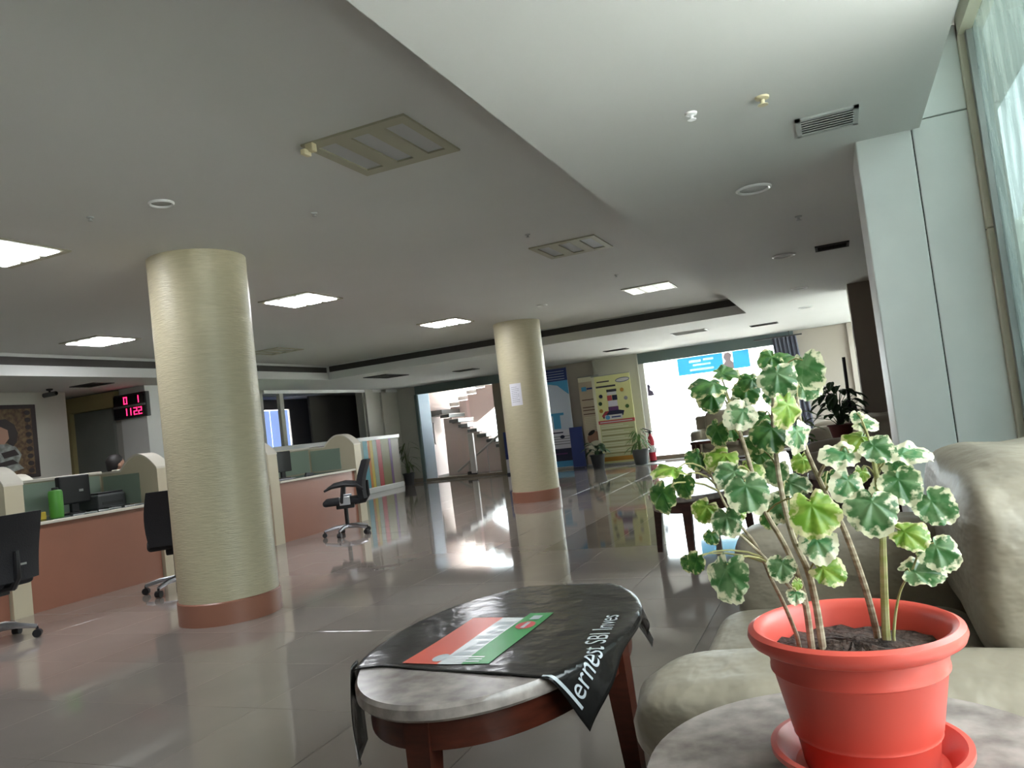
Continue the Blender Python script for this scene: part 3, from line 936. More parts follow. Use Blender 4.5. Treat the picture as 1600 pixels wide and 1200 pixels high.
# things on the counters
mo = thing('computer_monitor', 'black monitor seen from behind on the left counter', 'monitor', (-7.56, 5.86, 0.822))
obj('screen_case', MB().box(-7.60, -7.53, 5.68, 6.04, 0.93, 1.225, bev=0.015), M['black'], mo)
obj('neck', MB().box(-7.59, -7.55, 5.82, 5.90, 0.83, 0.95), M['black'], mo)
obj('stand', MB().lathe([(0, 0.823), (0.11, 0.823), (0.105, 0.838), (0.02, 0.845), (0, 0.845)], 24, c=(-7.57, 5.86)), M['black'], mo)
obj('maker_badge', MB().box(-7.531, -7.526, 5.90, 5.95, 1.05, 1.075), M['grey_metal'], mo)
m3 = thing('computer_monitor', 'dark monitor side-on on the counter between the columns', 'monitor', (-7.62, 9.3, 0.822))
obj('screen_case', MB().box(-7.67, -7.62, 9.15, 9.5, 0.92, 1.22, bev=0.012), M['black'], m3)
obj('neck', MB().box(-7.66, -7.63, 9.28, 9.36, 0.83, 0.95), M['black'], m3)
obj('stand', MB().lathe([(0, 0.823), (0.10, 0.823), (0.095, 0.835), (0, 0.842)], 24, c=(-7.63, 9.32)), M['black'], m3)
pr = thing('printer', 'dark grey desk printer beside the black monitor', 'printer', (-7.6, 6.27, 0.822))
obj('body', MB().box(-7.80, -7.48, 6.08, 6.44, 0.823, 0.985, bev=0.02), M['dark_frame'], pr)
obj('lid', MB().box(-7.79, -7.50, 6.10, 6.42, 0.986, 1.005, bev=0.006), M['black'], pr)
obj('paper_slot', MB().box(-7.484, -7.475, 6.13, 6.39, 0.87, 0.90), M['vent_dark'], pr)
obj('output_tray', MB().box(-7.48, -7.36, 6.14, 6.38, 0.835, 0.845), M['dark_frame'], pr)
gb = thing('water_bottle', 'bright green bottle left of the black monitor', 'bottle', (-7.40, 5.53, 0.823))
loc_obj('body', MB().lathe([(0, 0), (0.062, 0), (0.066, 0.02), (0.066, 0.25), (0.06, 0.27), (0.03, 0.28), (0, 0.28)], 24), M['green_plastic'], gb, True)
loc_obj('cap', MB().lathe([(0, 0.28), (0.032, 0.28), (0.032, 0.30), (0, 0.305)], 20), M['black'], gb, True)
tag(obj('tape_box', MB().box(-7.46, -7.39, 5.34, 5.41, 0.823, 0.90, bev=0.006), M['yellow']), 'small yellow box on the counter left of the green bottle', 'box')
for k, (y, x, r) in enumerate(((5.70, -7.22, 0.2), (6.02, -7.25, -0.3), (6.30, -7.20, 0.1))):
    cb = MB().tube([(x, y-0.13, 0.828), (x+0.05, y-0.05, 0.829), (x-0.04, y+0.03, 0.829), (x+0.03, y+0.12, 0.828), (x-0.1, y+0.15, 0.828)], 0.006, 6)
    tag(obj('cable', cb, M['grey_metal']), ['pale cable under the black monitor on the counter', 'pale cable right of the black monitor stand', 'pale cable in front of the dark printer'][k], 'cable', 'loose cables on the left counter')
ps = thing('paper_stack', 'pale papers on the counter between the columns', 'papers', (-7.3, 8.85, 0.823))
for k in range(3):
    obj('sheet', MB().box(-7.42+k*0.01, -7.20+k*0.012, 8.66+k*0.02, 8.98+k*0.015, 0.8225+k*0.004, 0.8255+k*0.004), M['paper'], ps)
stp = thing('stapler', 'black stapler on the counter between the columns', 'stapler', (-7.2, 9.35, 0.823))
obj('base', MB().box(-7.24, -7.20, 9.28, 9.46, 0.823, 0.832), M['black'], stp)
obj('arm', MB().prism([(9.28, 0.835), (9.46, 0.838), (9.45, 0.862), (9.3, 0.875)], 'x', -7.235, -7.205), M['black'], stp)

# person behind the counter (head above the divider)
def skin_body(name, verts, edges, radii, m, parent, sub=2):
    me = bpy.data.meshes.new(name)
    me.from_pydata(verts, edges, [])
    o = bpy.data.objects.new(name, me)
    COL.objects.link(o)
    md = o.modifiers.new('skin', 'SKIN')
    me.update()
    if not me.skin_vertices:
        pass
    sv = me.skin_vertices[0].data if me.skin_vertices else None
    return o, md, sv
pe = thing('person', 'dark-haired person seated behind the counter, mostly hidden by the divider', 'person', (-8.6, 7.28, 0.085))
def blob(rings, name, m, par, seg=20):
    mb = MB()
    R = []
    for cx, cy, z, rx, ry in rings:
        R.append([mb.bm.verts.new((cx+rx*math.cos(k*2*PI/seg), cy+ry*math.sin(k*2*PI/seg), z)) for k in range(seg)])
    for a, b in zip(R, R[1:]):
        for k in range(seg):
            mb.bm.faces.new((a[k], a[(k+1) % seg], b[(k+1) % seg], b[k]))
    mb.bm.faces.new(R[0][::-1])
    mb.bm.faces.new(R[-1])
    return loc_obj(name, mb, m, par, True)
bod = MB()
def limb(mb, pts, rs, seg=12):
    mb.tube(pts, rs, seg)
prof = [(0, 0, 0.46, 0.14, 0.18), (0, 0, 0.52, 0.145, 0.185), (0, 0, 0.70, 0.12, 0.16), (0, 0, 0.86, 0.125, 0.185), (0.0, 0, 0.98, 0.11, 0.205), (0, 0, 1.04, 0.085, 0.16), (0.005, 0, 1.07, 0.058, 0.062), (0.012, 0, 1.10, 0.052, 0.054), (0.015, 0, 1.115, 0.052, 0.054)]
blob(prof, 'shirt', M['shirt'], pe)
hd = [(0.012, 0, 1.09, 0.05, 0.052), (0.02, 0, 1.115, 0.055, 0.055), (0.04, 0, 1.125, 0.055, 0.05), (0.035, 0, 1.15, 0.078, 0.066), (0.025, 0, 1.20, 0.092, 0.076), (0.015, 0, 1.25, 0.098, 0.079), (0.008, 0, 1.29, 0.088, 0.072), (0.005, 0, 1.32, 0.055, 0.048), (0.004, 0, 1.332, 0.015, 0.015)]
head = blob(hd, 'head', M['skin'], pe)
loc_obj('nose', MB().puff(0.118, 0, 1.195, 0.018, 0.014, 0.024, 1, 1, 10, 8), M['skin'], head, True)
for s in (-1, 1):
    loc_obj('eye', MB().puff(0.108, s*0.032, 1.222, 0.008, 0.013, 0.006, 1, 1, 10, 6), M['black'], head, True)
    loc_obj('ear', MB().puff(0.015, s*0.08, 1.205, 0.02, 0.009, 0.03, 1, 1, 10, 8), M['skin'], head, True)
loc_obj('mouth', MB().puff(0.103, 0, 1.16, 0.006, 0.024, 0.006, 1, 1, 10, 6), M['red'], head, True)
hr_ = [(-0.055, 0, 1.12, 0.03, 0.05), (-0.04, 0, 1.17, 0.06, 0.078), (-0.02, 0, 1.22, 0.085, 0.088), (-0.008, 0, 1.265, 0.105, 0.09), (0.0, 0, 1.305, 0.095, 0.082), (0.0, 0, 1.34, 0.06, 0.055), (0, 0, 1.352, 0.02, 0.02)]
blob(hr_, 'hair', M['hair'], pe)
for s in (-1, 1):
    am = MB()
    am.tube([(0, s*0.19, 0.99), (0.02, s*0.235, 0.93), (0.06, s*0.25, 0.78), (0.10, s*0.245, 0.70), (0.22, s*0.20, 0.76), (0.27, s*0.18, 0.785)], [0.06, 0.058, 0.048, 0.046, 0.04, 0.036], 12)
    loc_obj('sleeve', am, M['shirt'], pe, True)
    hm = MB()
    hm.puff(0.32, s*0.165, 0.79, 0.045, 0.038, 0.016, 0.7, 0.7, 12, 8)
    for k in range(4):
        y = s*(0.138+k*0.018)
        ln = (0.055, 0.066, 0.07, 0.06)[k]
        hm.tube([(0.345, y, 0.795), (0.365+ln*0.3, y, 0.798), (0.365+ln*0.7, y, 0.786), (0.365+ln, y, 0.775)], [0.0085, 0.008, 0.0075, 0.006], 6)
    hm.tube([(0.30, s*0.132, 0.79), (0.325, s*0.11, 0.79), (0.35, s*0.105, 0.785)], [0.010, 0.009, 0.007], 6)
    loc_obj('hand', hm, M['skin'], pe, True)
    lg = MB()
    lg.tube([(0.02, s*0.09, 0.50), (0.22, s*0.10, 0.53), (0.42, s*0.10, 0.50), (0.45, s*0.10, 0.42), (0.44, s*0.10, 0.21), (0.43, s*0.10, -0.02)], [0.09, 0.082, 0.062, 0.058, 0.05, 0.038], 12)
    loc_obj('trousers', lg, M['dark_frame'], pe, True)
    loc_obj('shoe', MB().puff(0.48, s*0.10, -0.05, 0.12, 0.042, 0.034, 0.6, 0.7, 14, 8), M['black'], pe, True)
pe.rotation_euler = (0, 0, math.radians(75))
stl = thing('staff_stool', 'dark round stool under the person behind the counter', 'stool', (-8.6, 7.28, 0))
loc_obj('seat', MB().lathe([(0, 0.43), (0.19, 0.43), (0.2, 0.45), (0.19, 0.488), (0, 0.49)], 24), M['black'], stl, True)
loc_obj('post', MB().tube([(0, 0, 0.05), (0, 0, 0.44)], 0.025), M['chrome'], stl)
loc_obj('foot', MB().lathe([(0, 0), (0.22, 0), (0.21, 0.025), (0.03, 0.06), (0, 0.06)], 24), M['chrome'], stl, True)

# LED display on the pier
ld = thing('digit_display', 'black queue display with red digits on the white pier', 'display', (-10.33, 9.14, 2.22))
obj('case', MB().box(-10.70, -9.98, 9.12, 9.195, 2.03, 2.42, bev=0.006), M['black'], ld)
obj('window_strip', MB().box(-10.66, -10.02, 9.112, 9.121, 2.245, 2.385), M['black_gloss'], ld)
obj('window_strip', MB().box(-10.66, -10.02, 9.112, 9.121, 2.06, 2.20), M['black_gloss'], ld)
obj('divider_bar', MB().box(-10.68, -10.0, 9.110, 9.121, 2.207, 2.238), M['grey_metal'], ld)
SEG = {'0': 'abcdef', '1': 'bc', '2': 'abged'}
def digit(ch, x, z, w=0.075, h=0.115):
    t = 0.014
    mb = MB()
    y0, y1 = 9.106, 9.1115
    for s in SEG[ch]:
        if s == 'a': mb.box(x, x+w, y0, y1, z+h-t, z+h)
        if s == 'd': mb.box(x, x+w, y0, y1, z, z+t)
        if s == 'g': mb.box(x, x+w, y0, y1, z+h/2-t/2, z+h/2+t/2)
        if s == 'b': mb.box(x+w-t, x+w, y0, y1, z+h/2, z+h)
        if s == 'c': mb.box(x+w-t, x+w, y0, y1, z, z+h/2)
        if s == 'f': mb.box(x, x+t, y0, y1, z+h/2, z+h)
        if s == 'e': mb.box(x, x+t, y0, y1, z, z+h/2)
    obj('digit', mb, M['red_led'], ld)
digit('0', -10.45, 2.258)
digit('1', -10.20, 2.258)
digit('1', -10.47, 2.073)
digit('1', -10.38, 2.073)
digit('2', -10.25, 2.073)
digit('2', -10.15, 2.073)

# framed hanging on the left wall
pf = thing('wall_hanging', 'brown and gold framed picture of a pale seated figure on the left wall', 'picture', (XL+0.02, 7.1, 1.3))
obj('frame', MB().box(XL, XL+0.03, 6.7, 7.93, 1.28, 2.34, bev=0.008), M['pict_dark'], pf)
obj('woven_field', MB().box(XL+0.031, XL+0.034, 6.78, 7.85, 1.33, 2.28), M['pict_gold'], pf)
def patch(y, z, ry, rz, m):
    mb = MB()
    mb.prism([(y+ry*math.cos(k*PI/10), z+rz*math.sin(k*PI/10)) for k in range(20)], 'x', XL+0.0345, XL+0.037)
    return obj('printed_patch', mb, m, pf)
def cut(pts, m, d=0.0):
    mb = MB()
    mb.prism(pts, 'x', XL+0.0345+d, XL+0.0365+d)
    return obj('printed_patch', mb, m, pf)
cut([(7.22, 2.02), (7.32, 2.12), (7.46, 2.14), (7.58, 2.06), (7.63, 1.93), (7.60, 1.80), (7.54, 1.74), (7.46, 1.80), (7.30, 1.78), (7.20, 1.88)], M['pict_dark'])
cut([(7.28, 1.98), (7.38, 2.03), (7.48, 1.98), (7.49, 1.86), (7.42, 1.78), (7.33, 1.79), (7.28, 1.88)], M['skin_print'], 0.003)
cut([(7.10, 1.72), (7.30, 1.80), (7.44, 1.79), (7.58, 1.74), (7.66, 1.62), (7.60, 1.50), (7.68, 1.42), (7.50, 1.38), (7.20, 1.38), (7.05, 1.46)], M['pict_pale'])
cut([(7.36, 1.66), (7.56, 1.70), (7.62, 1.62), (7.40, 1.58)], M['pict_dark'], 0.003)
cut([(7.30, 1.52), (7.52, 1.56), (7.60, 1.50), (7.34, 1.46)], M['pict_dark'], 0.003)
for k in range(9):
    patch(7.79, 1.38+k*0.105, 0.045, 0.035, M['pict_dark'])
cc = thing('cctv_camera', 'small black ceiling camera above the left wall', 'camera', (-10.5, 7.9, ZS))
loc_obj('mount', MB().lathe([(0, 0.002), (0.045, 0.002), (0.045, -0.02), (0.015, -0.03), (0.015, -0.07), (0, -0.07)], 16), M['black'], cc, True)
loc_obj('body', MB().tube([(-0.10, -0.02, -0.085), (0.10, 0.02, -0.075)], 0.035, 12), M['dark_frame'], cc)
loc_obj('lens', MB().tube([(0.10, 0.02, -0.075), (0.115, 0.023, -0.074)], 0.025, 12), M['black_gloss'], cc)

# striped low partition
sp = thing('striped_partition', 'low partition with coloured vertical stripes and white rails', 'partition', (-10.42, 14.5, 0))
obj('core', MB().box(-10.52, -10.40, 11.6, 17.15, 0.0, 1.24), M['taupe'], sp)
obj('top_rail', MB().box(-10.55, -10.36, 11.55, 17.2, 1.24, 1.33, bev=0.008), M['white_gloss'], sp)
obj('bottom_rail', MB().box(-10.54, -10.36, 11.55, 17.2, 0.0, 0.13, bev=0.008), M['white_gloss'], sp)
edges = [15.26, 15.56, 15.75, 15.84, 15.96, 16.14, 16.33, 16.69, 16.79, 17.15]
cols = ['sage', 'teal', 'orange', 'yellow', 'sage', 'red', 'olive', 'purple', 'taupe']
labs = ['sage green stripe', 'teal stripe', 'orange stripe', 'yellow stripe', 'grey-green stripe', 'red stripe', 'olive brown stripe', 'purple stripe', 'taupe stripe']
for a, b, c_, l_ in zip(edges, edges[1:], cols, labs):
    obj('stripe_panel', MB().box(-10.399, -10.385, a+0.002, b-0.002, 0.13, 1.24), M[c_], sp, label=l_)
for k, c_ in enumerate(['taupe', 'olive', 'purple', 'red', 'sage', 'yellow', 'orange', 'teal']*2):
    a = 11.6+k*0.22875
    obj('stripe_panel', MB().box(-10.399, -10.385, a+0.002, a+0.2267, 0.13, 1.24), M[c_], sp)

# ================================================================ OFFICE CHAIRS
def office_chair(loc, rz, label, arms=True):
    t = thing('office_chair', label, 'chair', loc, rz, 'black swivel chairs at the counters')
    loc_obj('seat', MB().box(-0.25, 0.25, -0.20, 0.28, 0.42, 0.50, bev=0.035, seg=3), M['black_mesh'], t, True)
    # curved backrest, leaning a little
    n, h = 10, 8
    mb = MB()
    A, B = [], []
    for j in range(h+1):
        v = j/h
        z = 0.47+0.51*v
        w = 0.215+0.035*math.sin(PI*min(1, v*0.9+0.1))
        yb = -0.23-0.07*v+0.035*math.sin(PI*v*1.2)
        ra, rb = [], []
        for i in range(n+1):
            u = -1+2*i/n
            x = u*w
            y = yb+0.045*u*u
            ra.append(mb.bm.verts.new((x, y, z)))
            rb.append(mb.bm.verts.new((x*1.02, y-0.075, z)))
        A.append(ra)
        B.append(rb)
    for j in range(h):
        for i in range(n):
            mb.bm.faces.new((A[j][i], A[j][i+1], A[j+1][i+1], A[j+1][i]))
            mb.bm.faces.new((B[j][i+1], B[j][i], B[j+1][i], B[j+1][i+1]))
        mb.bm.faces.new((A[j][0], A[j+1][0], B[j+1][0], B[j][0]))
        mb.bm.faces.new((A[j+1][n], A[j][n], B[j][n], B[j+1][n]))
    for i in range(n):
        mb.bm.faces.new((A[0][i+1], A[0][i], B[0][i], B[0][i+1]))
        mb.bm.faces.new((A[h][i], A[h][i+1], B[h][i+1], B[h][i]))
    bk = loc_obj('backrest', mb, M['black_mesh'], t, True)
    loc_obj('maker_badge', MB().box(0.02, 0.08, -0.318, -0.309, 0.585, 0.60), M['grey_metal'], bk)
    loc_obj('back_bar', MB().tube([(0, -0.12, 0.42), (0, -0.26, 0.43), (0, -0.31, 0.50), (0, -0.315, 0.70)], [0.03, 0.03, 0.028, 0.02], 8), M['black'], t, True)
    for s in (-1, 1) if arms else ():
        a = loc_obj('armrest', MB().tube([(s*0.30, -0.26, 0.60), (s*0.305, -0.18, 0.665), (s*0.305, -0.02, 0.69), (s*0.30, 0.14, 0.675), (s*0.29, 0.24, 0.63)], [0.018, 0.026, 0.028, 0.024, 0.014], 8), M['black'], t, True)
        loc_obj('arm_support', MB().tube([(s*0.245, 0.03, 0.45), (s*0.30, 0.03, 0.47), (s*0.305, 0.0, 0.67)], [0.02, 0.022, 0.018], 8), M['black'], a)
        loc_obj('side_plate', MB().box(s*0.263-0.006, s*0.263+0.006, -0.08, 0.06, 0.42, 0.53, bev=0.004), M['chrome'], t)
    loc_obj('mechanism', MB().box(-0.09, 0.09, -0.12, 0.12, 0.36, 0.42, bev=0.01), M['black'], t)
    loc_obj('lever', MB().tube([(0.09, 0.05, 0.38), (0.26, 0.12, 0.36)], 0.008, 6), M['black'], t)
    loc_obj('gas_lift', MB().tube([(0, 0, 0.10), (0, 0, 0.37)], 0.028, 12), M['black'], t)
    for k in range(5):
        a = k*2*PI/5+0.3
        d = Vector((math.cos(a), math.sin(a), 0))
        l_ = loc_obj('base_arm', MB().tube([tuple(d*0.02+Vector((0, 0, 0.12))), tuple(d*0.17+Vector((0, 0, 0.115))), tuple(d*0.31+Vector((0, 0, 0.085)))], [0.03, 0.024, 0.016], 8), M['chrome'], t, True)
        e = d*0.31
        p = Vector((-d.y, d.x, 0))
        loc_obj('caster', MB().tube([tuple(e+p*0.026+Vector((0, 0, 0.033))), tuple(e-p*0.026+Vector((0, 0, 0.033)))], 0.032, 14).tube([tuple(e+Vector((0, 0, 0.035))), tuple(e+Vector((0, 0, 0.085)))], 0.01, 6), M['black'], l_)
    return t
ch = office_chair((-6.22, 4.02, 0), math.radians(96), 'black swivel chair seen from behind at the left picture edge', False)
dup(ch, (-6.10, 5.76, 0), math.radians(48), 'black swivel chair half hidden by the thick column')
office_chair((-6.30, 8.88, 0), math.radians(122), 'black swivel chair seen side-on between the two columns')

# ================================================================ FAR END: BANNERS, PLANTS, EXTINGUISHER
def pw(x, z, y):
    return (x, y, z)
def standee(name, label, x0, x1, z1, y, m, cat='banner', group=None, base=True):
    t = thing(name, label, cat, ((x0+x1)/2, y, 0), 0, group)
    obj('panel', MB().box(x0, x1, y-0.006, y+0.006, 0.04, z1), m, t)
    if base:
        obj('base_cassette', MB().box(x0-0.02, x1+0.02, y-0.08, y+0.08, 0.0, 0.055, bev=0.012), M['grey_metal'], t)
        obj('top_bar', MB().box(x0-0.005, x1+0.005, y-0.012, y+0.012, z1-0.01, z1+0.015, bev=0.004), M['grey_metal'], t)
        obj('rear_pole', MB().tube([((x0+x1)/2, y+0.05, 0.05), ((x0+x1)/2, y+0.02, z1)], 0.009, 8), M['grey_metal'], t)
    return t
def pbox(t, name, x0, x1, z0, z1, y, m):
    return obj(name, MB().box(x0, x1, y-0.0085, y-0.006, z0, z1), m, t)
def pblob(t, name, x, z, rx, rz, y, m, rot=0.0):
    mb = MB()
    mb.prism([(x+rx*math.cos(k*PI/10)*math.cos(rot)-rz*math.sin(k*PI/10)*math.sin(rot), z+rx*math.cos(k*PI/10)*math.sin(rot)+rz*math.sin(k*PI/10)*math.cos(rot)) for k in range(20)], 'y', y-0.0105, y-0.0086)
    return obj(name, mb, m, t)
# blue standing banner right of the farther column
y = 17.93
b1 = standee('standing_banner', 'tall blue and lilac roll-up banner just right of the farther column', -6.95, -5.98, 2.44, y, M['lilac_print'])
pbox(b1, 'printed_band', -6.95, -5.98, 2.13, 2.44, y, M['navy'])
for k in range(4):
    pbox(b1, 'print_line', -6.9, -6.05, 2.17+k*0.062, 2.18+k*0.062, y-0.001, M['pale_blue_print'])
pbox(b1, 'printed_field', -6.95, -5.98, 0.95, 2.13, y, M['pale_blue_print'])
obj('printed_wave', MB().prism([(-6.7, 2.129), (-5.985, 2.129), (-5.985, 1.78), (-6.10, 1.88), (-6.25, 2.02)], 'y', y-0.0105, y-0.0086), M['sky_print'], b1)
pbox(b1, 'printed_letter', -6.62, -6.18, 1.30, 1.36, y-0.002, M['sky_print'])
pbox(b1, 'printed_letter', -6.46, -6.28, 0.98, 1.30, y-0.002, M['sky_print'])
pbox(b1, 'print_line', -6.6, -6.25, 0.87, 0.90, y, M['navy_dark'])
pbox(b1, 'printed_band', -6.95, -5.98, 0.20, 0.50, y, M['navy_dark'])
pbox(b1, 'printed_band', -6.95, -5.98, 0.06, 0.20, y, M['sky_print'])
for k in range(4):
    pbox(b1, 'print_line', -6.6, -6.1, 0.60+k*0.06, 0.62+k*0.06, y, M['grey_ink'])
pblob(b1, 'printed_dot', -6.28, 0.78, 0.06, 0.04, y, M['navy_dark'])
pbox(b1, 'print_line', -6.55, -6.2, 0.36, 0.39, y-0.001, M['purple'])
b2 = standee('display_board', 'low navy blue display board between two banners', -6.02, -5.70, 0.98, 17.72, M['navy'], 'board', base=False)
obj('foot', MB().box(-6.0, -5.72, 17.64, 17.80, 0, 0.042), M['navy_dark'], b2)
b4 = standee('display_board', 'low navy blue display board left of the farther column', -7.75, -7.42, 1.05, 17.75, M['navy'], 'board', base=False)
obj('foot', MB().box(-7.73, -7.44, 17.67, 17.83, 0, 0.042), M['navy_dark'], b4)
pbox(b4, 'printed_band', -7.75, -7.42, 0.05, 0.38, 17.75, M['lilac_print'])
# beige banner behind the yellow one
y = 17.93
b3 = standee('standing_banner', 'beige roll-up banner half behind the yellow banner', -5.72, -5.20, 2.14, y, M['beige_print'])
pbox(b3, 'printed_band', -5.72, -5.20, 2.02, 2.14, y, M['cream_print'])
pbox(b3, 'printed_logo', -5.66, -5.54, 1.80, 1.90, y, M['sky_print'])
pbox(b3, 'printed_logo', -5.53, -5.27, 1.83, 1.87, y, M['navy'])
for k, (z, w) in enumerate(((1.58, .42), (1.40, .42), (1.33, .36), (1.24, .42))):
    pbox(b3, 'print_line', -5.68, -5.68+w, z, z+0.02, y, M['brown_wood'])
for k in range(8):
    pbox(b3, 'print_line', -5.68, -5.28, 0.88+k*0.04, 0.895+k*0.04, y, M['cream_print'])
pblob(b3, 'printed_figure', -5.46, 0.66, 0.20, 0.17, y, M['skin_print'])
pblob(b3, 'printed_figure', -5.54, 0.80, 0.10, 0.045, y-0.002, M['hair'], 0.5)
pblob(b3, 'printed_figure', -5.44, 0.46, 0.22, 0.15, y-0.002, M['cream_print'])
pbox(b3, 'printed_field', -5.72, -5.20, 0.06, 0.32, y, M['beige_print'])
# yellow banner
y = 17.70
X0, X1 = -5.32, -4.40
b5 = standee('standing_banner', 'pale yellow roll-up banner with a phone picture and red stripe', X0, X1, 2.10, y, M['yellow_print'])
pbox(b5, 'printed_edge', X0, X0+0.07, 0.06, 2.10, y, M['cream_print'])
pbox(b5, 'print_line', -5.20, -4.90, 1.94, 1.97, y-0.001, M['ink'])
pbox(b5, 'print_line', -5.23, -4.76, 1.82, 1.86, y-0.001, M['ink'])
pblob(b5, 'printed_logo', -4.58, 1.95, 0.17, 0.055, y, M['navy'], 0.06)
pblob(b5, 'printed_logo', -4.58, 1.95, 0.155, 0.04, y-0.002, M['white_print'], 0.06)
pbox(b5, 'printed_field', -5.30+0.06, X1, 0.20, 0.98, y, M['olive_print'])
# phone picture
pbox(b5, 'printed_phone', -4.99, -4.75, 1.70, 1.76, y-0.001, M['ink'])
pbox(b5, 'printed_phone', -4.98, -4.76, 1.63, 1.70, y-0.001, M['white_print'])
pbox(b5, 'printed_phone', -4.99, -4.88, 1.50, 1.62, y-0.001, M['red_print'])
pbox(b5, 'printed_phone', -4.87, -4.75, 1.50, 1.62, y-0.001, M['navy_dark'])
pbox(b5, 'printed_phone', -4.98, -4.76, 1.36, 1.495, y-0.001, M['lilac_print'])
pbox(b5, 'printed_phone', -4.99, -4.75, 1.24, 1.355, y-0.001, M['purple'])
obj('printed_hand', MB().prism([(-5.16, 1.17), (-5.08, 1.26), (-4.76, 1.27), (-4.62, 1.24), (-4.66, 1.13), (-5.14, 1.10)], 'y', y-0.0105, y-0.0086), M['navy_dark'], b5)
obj('printed_hand', MB().prism([(-5.17, 1.16), (-5.06, 1.26), (-4.98, 1.26), (-5.12, 1.12)], 'y', y-0.0125, y-0.0106), M['red_print'], b5)
pbox(b5, 'printed_card', -5.10, -4.68, 1.06, 1.17, y-0.004, M['white_print'])
pblob(b5, 'printed_logo', -5.03, 1.115, 0.055, 0.05, y-0.004, M['sky_print'])
pbox(b5, 'print_line', -4.94, -4.72, 1.10, 1.13, y-0.0065, M['navy'])
for x, z, m in ((-5.14, 1.62, 'navy_dark'), (-5.17, 1.45, 'leaf_bg'), (-5.17, 1.28, 'orange_print'), (-4.62, 1.72, 'orange_print'), (-4.55, 1.52, 'grey_ink'), (-4.54, 1.33, 'leaf_bg2')):
    pblob(b5, 'printed_icon', x, z, 0.045, 0.045, y, M[m])
pbox(b5, 'printed_stripe', X0+0.05, X1, 0.97, 1.05, y-0.001, M['red_print'])
pbox(b5, 'print_line', X0+0.09, X1-0.06, 0.998, 1.02, y-0.002, M['white_print'])
for k in range(15):
    pbox(b5, 'print_line', X0+0.1, X1-0.05-0.12*((k*7) % 3), 0.27+k*0.046, 0.287+k*0.046, y-0.001, M['cream_print'] if k % 3 else M['olive'])
pbox(b5, 'printed_band', X0+0.07, X1, 0.10, 0.20, y-0.001, M['orange_print'])

def leafy_plant(loc, pot_m, hpot, rpot, label, mleaf, nleaf, h, spread, lw, ll, potname='pot', cat='plant', name='potted_plant', droop=0.6, seed=1):
    rnd = random.Random(seed)
    t = thing(name, label, cat, loc)
    p = loc_obj(potname, MB().lathe([(0, 0), (rpot*0.72, 0), (rpot*0.97, hpot*0.92), (rpot*1.06, hpot*0.92), (rpot*1.06, hpot), (rpot*0.9, hpot), (rpot*0.85, hpot*0.86), (0, hpot*0.86)], 24), pot_m, t, True)
    loc_obj('soil', MB().lathe([(0, hpot*0.861), (rpot*0.85, hpot*0.861), (rpot*0.85, hpot*0.87), (0, hpot*0.89)], 18), M['soil'], t)
    for k in range(nleaf):
        a = rnd.uniform(0, 2*PI)
        ht = hpot*0.86+h*(0.25+0.75*(k+0.5)/nleaf)*rnd.uniform(0.85, 1.05)
        rr = spread*rnd.uniform(0.25, 1.0)*(1.0-0.45*k/nleaf)
        d = Vector((math.cos(a), math.sin(a), 0))
        base = Vector((rnd.uniform(-.2, .2)*rpot, rnd.uniform(-.2, .2)*rpot, hpot*0.86))
        tipc = d*rr+Vector((0, 0, ht))
        mid = d*rr*0.35+Vector((0, 0, hpot*0.86+(ht-hpot*0.86)*0.7))
        st_ = MB().tube([base, mid, tipc], [0.006, 0.005, 0.003], 5)
        o = loc_obj('leaf', st_, mleaf, t, True)
        side = Vector((-d.y, d.x, 0))
        L1 = ll*rnd.uniform(0.8, 1.2)
        out = (d*math.cos(droop*rnd.uniform(0.2, 1))-Vector((0, 0, 1))*math.sin(droop*rnd.uniform(-0.3, 1)))
        bm = bmesh.new()
        bm.from_mesh(o.data)
        rows = []
        for j in range(6):
            s = j/5
            w = lw*math.sin(PI*(0.08+0.90*s))**0.8*0.5
            c_ = tipc+out*L1*s-Vector((0, 0, 1))*L1*0.35*s*s
            lift = Vector((0, 0, w*0.3))
            rows.append([bm.verts.new(c_+side*w+lift), bm.verts.new(c_), bm.verts.new(c_-side*w+lift)])
        for r1, r2 in zip(rows, rows[1:]):
            bm.faces.new((r1[0], r1[1], r2[1], r2[0]))
            bm.faces.new((r1[1], r1[2], r2[2], r2[1]))
        bm.to_mesh(o.data)
        bm.free()
    return t
leafy_plant((-5.2, 17.05, 0), M['pot_black'], 0.32, 0.17, 'dark broad-leaved plant in a black pot before the beige banner', M['leaf_bg'], 16, 0.34, 0.26, 0.11, 0.2, seed=3)
leafy_plant((-4.2, 17.0, 0), M['pot_grey'], 0.34, 0.19, 'light green feathery plant in a grey pot at the yellow banner corner', M['leaf_bg2'], 26, 0.5, 0.20, 0.05, 0.22, seed=5, droop=0.9)
leafy_plant((-10.42, 17.55, 0), M['pot_black'], 0.30, 0.15, 'tall palm in a black pot beside the striped partition', M['leaf_palm'], 20, 0.85, 0.20, 0.06, 0.30, seed=8, droop=0.8)

